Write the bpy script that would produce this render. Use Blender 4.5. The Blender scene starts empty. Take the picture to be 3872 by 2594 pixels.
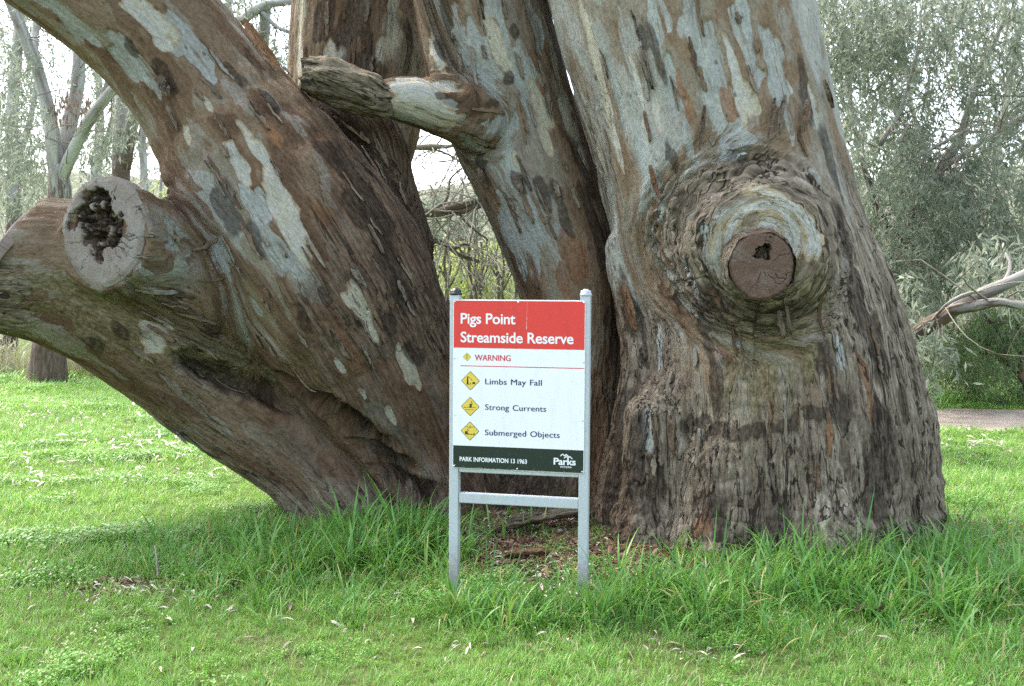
import bpy, bmesh, math, random
import numpy as np
from mathutils import Vector, Matrix

SC = bpy.context.scene
COL = SC.collection
R = math.radians
random.seed(7)
RNG = np.random.default_rng(11)

# ------------------------------------------------------------------ camera
CAM_H, PITCH, ROLL, FPX = 1.40, R(2.56), R(0.4), 1072.0
cam_data = bpy.data.cameras.new('camera')
cam = bpy.data.objects.new('camera', cam_data)
COL.objects.link(cam)
cam.matrix_world = (Matrix.Translation((0, 0, CAM_H)) @ Matrix.Rotation(R(90) - PITCH, 4, 'X')
                    @ Matrix.Rotation(ROLL, 4, 'Z'))
cam_data.sensor_width = 36.0
cam_data.lens = 36.0 * FPX / 1024.0
cam_data.clip_start = 0.05
cam_data.clip_end = 2000.0
cam_data.dof.use_dof = True
cam_data.dof.focus_distance = 5.2
cam_data.dof.aperture_fstop = 9.0
SC.camera = cam

# ------------------------------------------------------------------ light
sun_dir = Vector((-0.44, 0.34, 0.83)).normalized()      # towards the sun: high on the left, behind the tree
world = bpy.data.worlds.new('World')
SC.world = world
world.use_nodes = True
wn = world.node_tree
wn.nodes.clear()
sky = wn.nodes.new('ShaderNodeTexSky')
sky.sky_type = 'NISHITA'
sky.sun_disc = False
sky.sun_elevation = math.asin(sun_dir.z)
sky.sun_rotation = math.atan2(sun_dir.x, sun_dir.y)
sky.air_density = 1.0
sky.dust_density = 3.0
hsv = wn.nodes.new('ShaderNodeHueSaturation')
hsv.inputs['Saturation'].default_value = 0.6
bg = wn.nodes.new('ShaderNodeBackground')
bg.inputs['Strength'].default_value = 0.15
wo = wn.nodes.new('ShaderNodeOutputWorld')
wn.links.new(sky.outputs[0], hsv.inputs['Color'])
wn.links.new(hsv.outputs[0], bg.inputs['Color'])
wn.links.new(bg.outputs[0], wo.inputs['Surface'])

sl = bpy.data.lights.new('sun', 'SUN')
sl.energy = 1.5
sl.angle = R(24)
sl.color = (1.0, 0.95, 0.87)
sun = bpy.data.objects.new('sun', sl)
sun.rotation_euler = (-sun_dir).to_track_quat('-Z', 'Y').to_euler()
COL.objects.link(sun)

vs = SC.view_settings
vs.view_transform = 'Standard'
vs.look = 'None'
vs.gamma = 1.0
vs.exposure = 2.32
vs.use_curve_mapping = False
SC.render.engine = 'CYCLES'
SC.cycles.use_denoising = False
SC.cycles.max_bounces = 6
SC.cycles.diffuse_bounces = 3
SC.cycles.transmission_bounces = 3
SC.cycles.transparent_max_bounces = 4
SC.cycles.sample_clamp_indirect = 6.0

# ------------------------------------------------------------------ pixel <-> space (surveying the photograph)
_cm = np.array(cam.matrix_world)
CAM_R, CAM_O = _cm[:3, :3], _cm[:3, 3]


def P(px, py, depth):
    d = CAM_R @ np.array([(px - 512) / FPX, -(py - 343) / FPX, -1.0])
    return CAM_O + d * (depth / d[1])


def PG(px, py, z=0.0):
    d = CAM_R @ np.array([(px - 512) / FPX, -(py - 343) / FPX, -1.0])
    return CAM_O + d * ((z - CAM_O[2]) / d[2])


def proj(V):
    q = (V - CAM_O) @ CAM_R
    return 512 + FPX * q[:, 0] / -q[:, 2], 343 - FPX * q[:, 1] / -q[:, 2], -q[:, 2]


# ------------------------------------------------------------------ noise
_perm = np.random.default_rng(3).permutation(256)
_perm = np.concatenate([_perm, _perm, _perm])
_grad = np.random.default_rng(4).normal(size=(256, 3))
_grad /= np.linalg.norm(_grad, axis=1)[:, None]
_grad = _grad.astype(np.float32)
_perm = _perm.astype(np.int32)


def noise(p):
    p = np.asarray(p, dtype=np.float64)
    i = np.floor(p)
    f = (p - i).astype(np.float32)
    i = i.astype(np.int32)
    i &= 255
    u = f * f * f * (f * (f * 6 - 15) + 10)
    r = 0.0
    for dx in (0, 1):
        for dy in (0, 1):
            for dz in (0, 1):
                h = _perm[_perm[_perm[(i[:, 0] + dx) & 255] + ((i[:, 1] + dy) & 255)] + ((i[:, 2] + dz) & 255)]
                g = _grad[h]
                n = g[:, 0] * (f[:, 0] - dx) + g[:, 1] * (f[:, 1] - dy) + g[:, 2] * (f[:, 2] - dz)
                w = ((u[:, 0] if dx else 1 - u[:, 0]) * (u[:, 1] if dy else 1 - u[:, 1])
                     * (u[:, 2] if dz else 1 - u[:, 2]))
                r = r + n * w
    return r * 1.5


def fbm(p, o=3):
    a, r = 1.0, 0.0
    p = np.asarray(p, dtype=np.float64)
    for k in range(o):
        r = r + a * noise(p + 17.3 * k)
        a *= 0.5
        p = p * 2.03
    return r


def sstep(a, b, x):
    t = np.clip((x - a) / (b - a), 0, 1)
    return t * t * (3 - 2 * t)


# ------------------------------------------------------------------ mesh helpers
def mk_mesh(name, V, F, smooth=True, attrs=None):
    """V (n,3); F one array (m,k) or list of such arrays; attrs {name: (type, array)} per point"""
    me = bpy.data.meshes.new(name)
    V = np.asarray(V, dtype=np.float32)
    Fs = F if isinstance(F, list) else [F]
    Fs = [np.asarray(f, dtype=np.int32) for f in Fs if len(f)]
    tot = np.concatenate([np.full(len(f), f.shape[1], dtype=np.int32) for f in Fs])
    idx = np.concatenate([f.ravel() for f in Fs])
    me.vertices.add(len(V))
    me.vertices.foreach_set('co', V.ravel())
    me.loops.add(len(idx))
    me.loops.foreach_set('vertex_index', idx)
    me.polygons.add(len(tot))
    st = np.concatenate([[0], np.cumsum(tot)[:-1]]).astype(np.int32)
    me.polygons.foreach_set('loop_start', st)
    me.polygons.foreach_set('loop_total', tot)
    me.polygons.foreach_set('use_smooth', np.full(len(tot), smooth))
    for k, (ty, arr) in (attrs or {}).items():
        a = me.attributes.new(k, ty, 'POINT')
        key = {'FLOAT': 'value', 'FLOAT_VECTOR': 'vector', 'FLOAT_COLOR': 'color', 'INT': 'value'}[ty]
        a.data.foreach_set(key, np.asarray(arr, dtype=np.int32 if ty == 'INT' else np.float32).ravel())
    me.update(calc_edges=True)
    me.validate()
    return me


def link(name, me, mat=None, parent=None, kind=None):
    o = bpy.data.objects.new(name, me)
    COL.objects.link(o)
    if mat is not None and me is not None and not me.materials:
        me.materials.append(mat)
    if parent is not None:
        o.parent = parent
    if kind:
        o['kind'] = kind
    return o


def thing(name, label, cat, loc=(0, 0, 0), rz=0.0, group=None):
    o = bpy.data.objects.new(name, None)
    o.empty_display_size = 0.1
    COL.objects.link(o)
    o.location = loc
    o.rotation_euler = (0, 0, rz)
    tag(o, label, cat, group)
    return o


def tag(o, label, cat, group=None):
    o['label'] = label
    o['category'] = cat
    if group:
        o['group'] = group
    return o


def spline(K, n):
    """Catmull-Rom through rows of K -> n rows"""
    K = np.asarray(K, dtype=float)
    m = len(K)
    t = np.linspace(0, m - 1 - 1e-9, n)
    i = t.astype(int)
    f = (t - i)[:, None]
    Kp = np.vstack([2 * K[0] - K[1], K, 2 * K[-1] - K[-2]])
    a, b, c, d = Kp[i], Kp[i + 1], Kp[i + 2], Kp[i + 3]
    return 0.5 * (2 * b + (c - a) * f + (2 * a - 5 * b + 4 * c - d) * f ** 2 + (3 * b - a - 3 * c + d) * f ** 3)


def frames(A):
    T = np.gradient(A, axis=0)
    T /= np.linalg.norm(T, axis=1)[:, None] + 1e-12
    U = np.zeros_like(A)
    ref = np.array([1.0, 0, 0]) if abs(T[0][0]) < 0.8 else np.array([0, 1.0, 0])
    u = ref - T[0] * ref.dot(T[0])
    for k in range(len(A)):
        u = u - T[k] * u.dot(T[k])
        u /= np.linalg.norm(u)
        U[k] = u
    return T, U, np.cross(T, U)


def tube(A, rad, ns=10, cap=True, bump=0.0, bs=6.0):
    """swept tube along A (n,3) -> V,F(quads),G(grain coordinates)"""
    A = np.asarray(A, float)
    n = len(A)
    rad = np.broadcast_to(np.asarray(rad, float), (n,))
    T, U, W = frames(A)
    th = np.linspace(0, 2 * np.pi, ns, endpoint=False)
    ring = np.cos(th)[None, :, None] * U[:, None] + np.sin(th)[None, :, None] * W[:, None]
    V = A[:, None] + ring * rad[:, None, None]
    s = np.concatenate([[0], np.cumsum(np.linalg.norm(np.diff(A, axis=0), axis=1))])
    G = np.stack([np.broadcast_to(np.cos(th), (n, ns)) * rad[:, None], np.broadcast_to(np.sin(th), (n, ns)) * rad[:, None],
                  np.broadcast_to(s[:, None], (n, ns))], -1).reshape(-1, 3)
    V = V.reshape(-1, 3)
    if bump:
        V = V + ring.reshape(-1, 3) * (bump * fbm(G * np.array([bs, bs, bs * 0.35]) + A[0].sum(), 3))[:, None]
    i = np.arange(n - 1)[:, None] * ns
    j = np.arange(ns)[None]
    F = np.stack([i + j, i + (j + 1) % ns, i + ns + (j + 1) % ns, i + ns + j], -1).reshape(-1, 4)
    if cap:
        V = np.vstack([V, A[:1], A[-1:]])
        G = np.vstack([G, G[:1] * 0, G[-1:] * [0, 0, 1]])
        a, b = n * ns, n * ns + 1
        j = np.arange(ns)
        c1 = np.stack([np.full(ns, a), (j + 1) % ns, j, np.full(ns, a)], -1)[:, :3]
        k = (n - 1) * ns
        c2 = np.stack([np.full(ns, b), k + j, k + (j + 1) % ns], -1)
        return V, [F, np.vstack([c1, c2])], G
    return V, [F], G


class Bag:
    """collects V/F pieces for ONE mesh"""

    def __init__(self):
        self.V, self.F, self.A, self.n = [], {}, {}, 0

    def add(self, V, Fs, **at):
        V = np.asarray(V, float)
        for f in (Fs if isinstance(Fs, list) else [Fs]):
            f = np.asarray(f)
            self.F.setdefault(f.shape[1], []).append(f + self.n)
        self.V.append(V)
        for k, v in at.items():
            v = np.asarray(v, float)
            self.A.setdefault(k, []).append(np.full(len(V), float(v)) if v.ndim == 0 else v)
        self.n += len(V)

    def mesh(self, name, smooth=True):
        at = {}
        for k, v in self.A.items():
            a = np.concatenate(v)
            at[k] = ('FLOAT_VECTOR' if a.ndim == 2 else 'FLOAT', a)
        return mk_mesh(name, np.concatenate(self.V), [np.concatenate(f) for f in self.F.values()], smooth, at)


def box(cx, cy, cz, sx, sy, sz):
    V = np.array([[x, y, z] for x in (-.5, .5) for y in (-.5, .5) for z in (-.5, .5)]) * [sx, sy, sz] + [cx, cy, cz]
    F = np.array([[0, 1, 3, 2], [4, 6, 7, 5], [0, 4, 5, 1], [2, 3, 7, 6], [0, 2, 6, 4], [1, 5, 7, 3]])
    return V, F


def bevel_box(name, cx, cy, cz, sx, sy, sz, bev=0.003, seg=2):
    me = bpy.data.meshes.new(name)
    bm = bmesh.new()
    bmesh.ops.create_cube(bm, size=1.0)
    bmesh.ops.scale(bm, vec=(sx, sy, sz), verts=bm.verts)
    bmesh.ops.bevel(bm, geom=bm.edges[:], offset=bev, segments=seg, affect='EDGES', profile=0.6)
    bmesh.ops.translate(bm, vec=(cx, cy, cz), verts=bm.verts)
    bm.to_mesh(me)
    bm.free()
    for p in me.polygons:
        p.use_smooth = False
    return me


# ------------------------------------------------------------------ material helpers
class M:
    def __init__(self, name):
        self.mat = bpy.data.materials.new(name)
        self.mat.use_nodes = True
        self.t = self.mat.node_tree
        self.t.nodes.clear()
        self.out = self.t.nodes.new('ShaderNodeOutputMaterial')

    def n(self, ty, ins=None, **props):
        nd = self.t.nodes.new('ShaderNode' + ty)
        for k, v in props.items():
            setattr(nd, k, v)
        for k, v in (ins or {}).items():
            self.set(nd.inputs[k], v)
        return nd

    def set(self, sock, v):
        if isinstance(v, bpy.types.NodeSocket):
            self.t.links.new(v, sock)
        elif isinstance(v, bpy.types.Node):
            self.t.links.new(v.outputs[0], sock)
        else:
            if hasattr(sock.default_value, '__len__') and not hasattr(v, '__len__'):
                v = (v,) * len(sock.default_value)
            if hasattr(v, '__len__') and len(sock.default_value) == 4 and len(v) == 3:
                v = (*v, 1.0)
            sock.default_value = v

    def math(self, op, a, b=0.0, c=None, clamp=False):
        nd = self.t.nodes.new('ShaderNodeMath')
        nd.operation = op
        nd.use_clamp = clamp
        self.set(nd.inputs[0], a)
        self.set(nd.inputs[1], b)
        if c is not None:
            self.set(nd.inputs[2], c)
        return nd.outputs[0]

    def mix(self, f, a, b, mode='MIX'):
        nd = self.t.nodes.new('ShaderNodeMix')
        nd.data_type = 'RGBA'
        nd.blend_type = mode
        self.set(nd.inputs[0], f)
        self.set(nd.inputs[6], a)
        self.set(nd.inputs[7], b)
        return nd.outputs[2]

    def ramp(self, f, stops, interp='LINEAR'):
        nd = self.t.nodes.new('ShaderNodeValToRGB')
        r = nd.color_ramp
        r.interpolation = interp
        while len(r.elements) < len(stops):
            r.elements.new(0.5)
        for e, (p, c) in zip(r.elements, stops):
            e.position = p
            e.color = (*c, 1) if hasattr(c, '__len__') else (c, c, c, 1)
        self.set(nd.inputs[0], f)
        return nd.outputs[0]

    def smooth(self, f, a, b):
        nd = self.t.nodes.new('ShaderNodeMapRange')
        nd.interpolation_type = 'SMOOTHSTEP'
        self.set(nd.inputs[0], f)
        nd.inputs[1].default_value = a
        nd.inputs[2].default_value = b
        return nd.outputs[0]

    def attr(self, name, out='Fac'):
        return self.n('Attribute', attribute_name=name).outputs[out]

    def vscale(self, v, s, off=None):
        nd = self.t.nodes.new('ShaderNodeMapping')
        self.set(nd.inputs['Vector'], v)
        nd.inputs['Scale'].default_value = s
        if off:
            nd.inputs['Location'].default_value = off
        return nd.outputs[0]

    def noise(self, v, scale, detail=4, rough=0.55, dist=0.0):
        return self.n('TexNoise', {'Vector': v, 'Scale': scale, 'Detail': detail, 'Roughness': rough, 'Distortion': dist}).outputs[0]

    def bump(self, h, strength=0.5, dist=0.01, normal=None):
        ins = {'Height': h, 'Strength': strength, 'Distance': dist}
        if normal is not None:
            ins['Normal'] = normal
        return self.n('Bump', ins).outputs[0]

    def bsdf(self, color, rough=0.8, normal=None, spec=0.3, **kw):
        b = self.n('BsdfPrincipled', {'Base Color': color, 'Roughness': rough, 'Specular IOR Level': spec})
        for k, v in kw.items():
            self.set(b.inputs[k], v)
        if normal is not None:
            self.set(b.inputs['Normal'], normal)
        self.t.links.new(b.outputs[0], self.out.inputs['Surface'])
        return b


def plain(name, color, rough=0.6, spec=0.3, metal=0.0, vary=0.06, scale=30.0, bump=0.0):
    m = M(name)
    co = m.n('TexCoord').outputs['Object']
    nz = m.noise(co, scale, 5)
    c = m.mix(m.smooth(nz, 0.3, 0.7), tuple(x * (1 - vary) for x in color), tuple(min(1, x * (1 + vary)) for x in color))
    m.bsdf(c, rough, m.bump(nz, bump, 0.002) if bump else None, spec, Metallic=metal)
    return m.mat


def leafmat(name, c0, c1, c2, trans=0.35, rough=0.5, spec=0.35):
    """foliage: tint attribute per leaf, diffuse + light passing through"""
    m = M(name)
    t = m.attr('tint')
    col = m.ramp(t, [(0.0, c0), (0.55, c1), (1.0, c2)])
    b = m.n('BsdfPrincipled', {'Base Color': col, 'Roughness': rough, 'Specular IOR Level': spec})
    tr = m.n('BsdfTranslucent', {'Color': m.mix(0.5, col, tuple(min(1, x * 1.5) for x in c2))})
    mx = m.n('MixShader', {0: trans, 1: b, 2: tr})
    m.t.links.new(mx.outputs[0], m.out.inputs['Surface'])
    return m.mat



# ================================================================== SETTING
def ground_z(x, y):
    p = np.stack([np.asarray(x, float) * 0.35, np.asarray(y, float) * 0.35, np.zeros(np.shape(x))], -1)
    near = noise(p.reshape(-1, 3)).reshape(np.shape(x)) * 0.035
    m = np.exp(-(((np.asarray(x) - 0.4) / 2.2) ** 2 + ((np.asarray(y) - 6.6) / 1.3) ** 2)) * 0.05
    return near + m - 0.02


def grid_sheet(xs, ys, zf):
    X, Y = np.meshgrid(xs, ys, indexing='ij')
    V = np.stack([X, Y, zf(X, Y)], -1).reshape(-1, 3)
    nx, ny = len(xs), len(ys)
    i, j = np.meshgrid(np.arange(nx - 1), np.arange(ny - 1), indexing='ij')
    a = (i * ny + j).ravel()
    return V, np.stack([a, a + ny, a + ny + 1, a + 1], -1)


def soil_material():
    m = M('lawn_soil')
    co = m.n('TexCoord').outputs['Object']
    n1 = m.noise(co, 1.3, 5)
    n2 = m.noise(co, 34, 6, 0.65)
    c = m.mix(m.smooth(n2, 0.35, 0.7), (0.06, 0.09, 0.022), (0.12, 0.17, 0.04))
    c = m.mix(m.math('MULTIPLY', m.smooth(n1, 0.5, 0.68), 0.7), c, (0.115, 0.088, 0.058))
    m.bsdf(c, 0.95, m.bump(n2, 0.8, 0.02), 0.1)
    return m.mat


_xs = np.concatenate([np.linspace(-160, -9, 40), np.linspace(-8.9, 8.9, 180), np.linspace(9, 160, 40)])
_ys = np.concatenate([np.linspace(-25, 2, 12), np.linspace(2.1, 16, 150), np.linspace(16.4, 40, 30), np.linspace(42, 300, 40)])


def land_z(x, y):
    z = ground_z(x, y)
    far = sstep(24, 60, y)
    return z + far * 0.4


V, F = grid_sheet(_xs, _ys, land_z)
link('lawn', mk_mesh('lawn', V, F), soil_material(), kind='structure')


# the far bank: a wooded rise that closes the view
def hill_material():
    m = M('hill_cover')
    co = m.n('TexCoord').outputs['Object']
    n = m.noise(co, 0.35, 8, 0.7)
    c = m.ramp(n, [(0.3, (0.10, 0.12, 0.075)), (0.5, (0.20, 0.215, 0.15)), (0.7, (0.29, 0.28, 0.22))])
    m.bsdf(c, 0.95, m.bump(n, 1.0, 1.2), 0.05)
    return m.mat


def hill_z(x, y):
    p = np.stack([x * 0.03, y * 0.03, 0 * x], -1).reshape(-1, 3)
    h = 13 + 5 * noise(p).reshape(x.shape) - np.abs(x) * 0.012
    return sstep(56, 105, y) * h - sstep(110, 170, y) * 4 - 0.3


V, F = grid_sheet(np.linspace(-190, 190, 90), np.linspace(52, 190, 50), hill_z)
link('hill', mk_mesh('hill', V, F), hill_material(), kind='structure')


# dirt path behind the tree on the right
def path_material():
    m = M('path_dirt')
    co = m.n('TexCoord').outputs['Object']
    n1 = m.noise(co, 3.0, 6, 0.6)
    n2 = m.noise(co, 45, 5, 0.6)
    c = m.ramp(n1, [(0.3, (0.25, 0.195, 0.15)), (0.52, (0.40, 0.33, 0.26)), (0.72, (0.50, 0.425, 0.34))])
    c = m.mix(m.smooth(n2, 0.55, 0.75), c, (0.20, 0.15, 0.11))
    m.bsdf(c, 0.95, m.bump(n2, 0.6, 0.01), 0.1)
    return m.mat


def path_line(x):
    return 12.6 - 0.03 * (x - 5) ** 2 * 0.35 + 0.10 * np.sin(x * 0.9)


nx, ny = 120, 14
xx = np.linspace(2.2, 30, nx)
tt = np.linspace(-1, 1, ny)
V = []
for x in xx:
    w = 1.1 + 0.3 * noise(np.array([[x * 1.3, 5.5, 0]]))[0] + 0.1 * noise(np.array([[x * 4.1, 9.5, 0]]))[0]
    w *= sstep(2.0, 4.0, x)
    for t in tt:
        V.append((x, path_line(x) + t * w, 0))
V = np.array(V)
V[:, 2] = ground_z(V[:, 0], V[:, 1]) + 0.012 - 0.006 * np.abs(np.tile(tt, nx))
a = (np.arange(nx - 1)[:, None] * ny + np.arange(ny - 1)[None]).ravel()
link('path', mk_mesh('path', V, np.stack([a, a + ny, a + ny + 1, a + 1], -1)), path_material(), kind='structure')

# ================================================================== THE BIG GUM TREE
def px_chain(rows):
    out = []
    for px, py, d, r in rows:
        out.append([*P(px, py, d), r * d / FPX])
    return np.array(out)


def smin(a, b, k):
    h = np.clip(0.5 + 0.5 * (b - a) / k, 0, 1)
    return b + (a - b) * h - k * h * (1 - h)


def chain_sdf(p, S):
    """p (n,3) float32, S samples (m,4)"""
    best = np.full(len(p), 1e9, dtype=np.float32)
    for a, b in zip(S[:-1], S[1:]):
        ba = (b[:3] - a[:3]).astype(np.float32)
        pa = p - a[:3].astype(np.float32)
        h = np.clip(pa @ ba / np.float32(ba @ ba + 1e-9), 0, 1)
        q = pa - h[:, None] * ba
        d = np.sqrt(np.einsum('ij,ij->i', q, q)) - (np.float32(a[3]) + h * np.float32(b[3] - a[3]))
        np.minimum(best, d, out=best)
    return best


def chain_local(p, S):
    """smooth local coordinates in the carried frame of a limb: signed distance, (across, across, along), tangent"""
    A = S[:, :3]
    T, U, W = frames(A)
    s = np.concatenate([[0], np.cumsum(np.linalg.norm(np.diff(A, axis=0), axis=1))])
    d2 = np.stack([np.einsum('ij,ij->i', p - a, p - a) for a in A], 1)
    w = np.exp(-(d2 - d2.min(1)[:, None]) / (2 * 0.16 ** 2))
    w /= w.sum(1)[:, None]
    L = np.zeros((len(p), 3))
    for k in range(len(A)):
        q = p - A[k]
        L += w[:, k:k + 1] * np.stack([q @ U[k], q @ W[k], s[k] + q @ T[k]], -1)
    return chain_sdf(p.astype(np.float32), S).astype(float), L, w @ T


def surface_nets(Fg, org, h):
    nx, ny, nz = Fg.shape
    ins = Fg < 0
    C = np.zeros((nx - 1, ny - 1, nz - 1), dtype=np.int8)
    for dx in (0, 1):
        for dy in (0, 1):
            for dz in (0, 1):
                C += ins[dx:nx - 1 + dx, dy:ny - 1 + dy, dz:nz - 1 + dz]
    act = (C > 0) & (C < 8)
    cells = np.argwhere(act)
    idx = np.full(act.shape, -1, dtype=np.int64)
    idx[act] = np.arange(len(cells))
    acc = np.zeros((len(cells), 3))
    cnt = np.zeros(len(cells))
    cor = [(x, y, z) for x in (0, 1) for y in (0, 1) for z in (0, 1)]
    for a in range(8):
        for b in range(a + 1, 8):
            ca, cb = np.array(cor[a]), np.array(cor[b])
            if np.abs(ca - cb).sum() != 1:
                continue
            fa = Fg[tuple((cells + ca).T)]
            fb = Fg[tuple((cells + cb).T)]
            m = (fa < 0) != (fb < 0)
            t = fa[m] / (fa[m] - fb[m])
            acc[m] += ca + (cb - ca) * t[:, None]
            cnt[m] += 1
    V = (cells + acc / cnt[:, None]) * h + org
    quads = []
    for ax in range(3):
        sl0 = [slice(None)] * 3
        sl1 = [slice(None)] * 3
        sl0[ax] = slice(0, -1)
        sl1[ax] = slice(1, None)
        ch = ins[tuple(sl0)] != ins[tuple(sl1)]
        e = np.argwhere(ch)
        b, c = [(1, 2), (2, 0), (0, 1)][ax]
        ok = (e[:, b] > 0) & (e[:, c] > 0) & (e[:, b] < Fg.shape[b] - 1) & (e[:, c] < Fg.shape[c] - 1)
        e = e[ok]
        flip = ins[tuple(e.T)]
        q = []
        for db, dc in ((-1, -1), (0, -1), (0, 0), (-1, 0)):
            f = e.copy()
            f[:, b] += db
            f[:, c] += dc
            q.append(idx[tuple(f.T)])
        q = np.stack(q, -1)
        q[~flip] = q[~flip][:, ::-1]
        quads.append(q)
    Q = np.concatenate(quads)
    return V, Q[(Q >= 0).all(1)]


def vnormals(V, Q):
    n = np.cross(V[Q[:, 2]] - V[Q[:, 0]], V[Q[:, 3]] - V[Q[:, 1]])
    N = np.zeros_like(V)
    for k in range(4):
        np.add.at(N, Q[:, k], n)
    return N / (np.linalg.norm(N, axis=1)[:, None] + 1e-12)


def subdivide_quads(V, Q):
    """one Catmull-Clark step"""
    nV, nF = len(V), len(Q)
    fp = V[Q].mean(1)
    E = np.stack([Q, np.roll(Q, -1, 1)], -1).reshape(-1, 2)
    Es = np.sort(E, 1)
    key = Es[:, 0].astype(np.int64) * nV + Es[:, 1]
    u, first, inv = np.unique(key, return_index=True, return_inverse=True)
    inv = inv.ravel()
    ev = Es[first]
    nE = len(ev)
    cnt = np.bincount(inv, minlength=nE).astype(float)
    fidx = np.repeat(np.arange(nF), 4)

    def acc(idx, val, n):
        return np.stack([np.bincount(idx, val[:, k], n) for k in range(3)], -1)
    mid_e = (V[ev[:, 0]] + V[ev[:, 1]]) / 2
    fsum = acc(inv, fp[fidx], nE)
    ep = np.where(cnt[:, None] >= 2, 0.5 * mid_e + 0.5 * fsum / cnt[:, None], mid_e)
    val = np.bincount(Q.ravel(), minlength=nV).astype(float)[:, None]
    Fa = acc(Q.ravel(), fp[fidx], nV) / np.maximum(val, 1)
    ne = np.bincount(ev.ravel(), minlength=nV).astype(float)[:, None]
    Ra = acc(ev.ravel(), np.repeat(mid_e, 2, 0), nV) / np.maximum(ne, 1)
    n = np.maximum(ne, 3)
    vp = (Fa + 2 * Ra + (n - 3) * V) / n
    e4 = (nV + inv).reshape(-1, 4)
    f = (nV + nE + np.arange(nF))
    qs = np.stack([np.stack([Q[:, k], e4[:, k], f, e4[:, k - 1]], -1) for k in range(4)], 1).reshape(-1, 4)
    return np.vstack([vp, ep, fp]), qs


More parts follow.
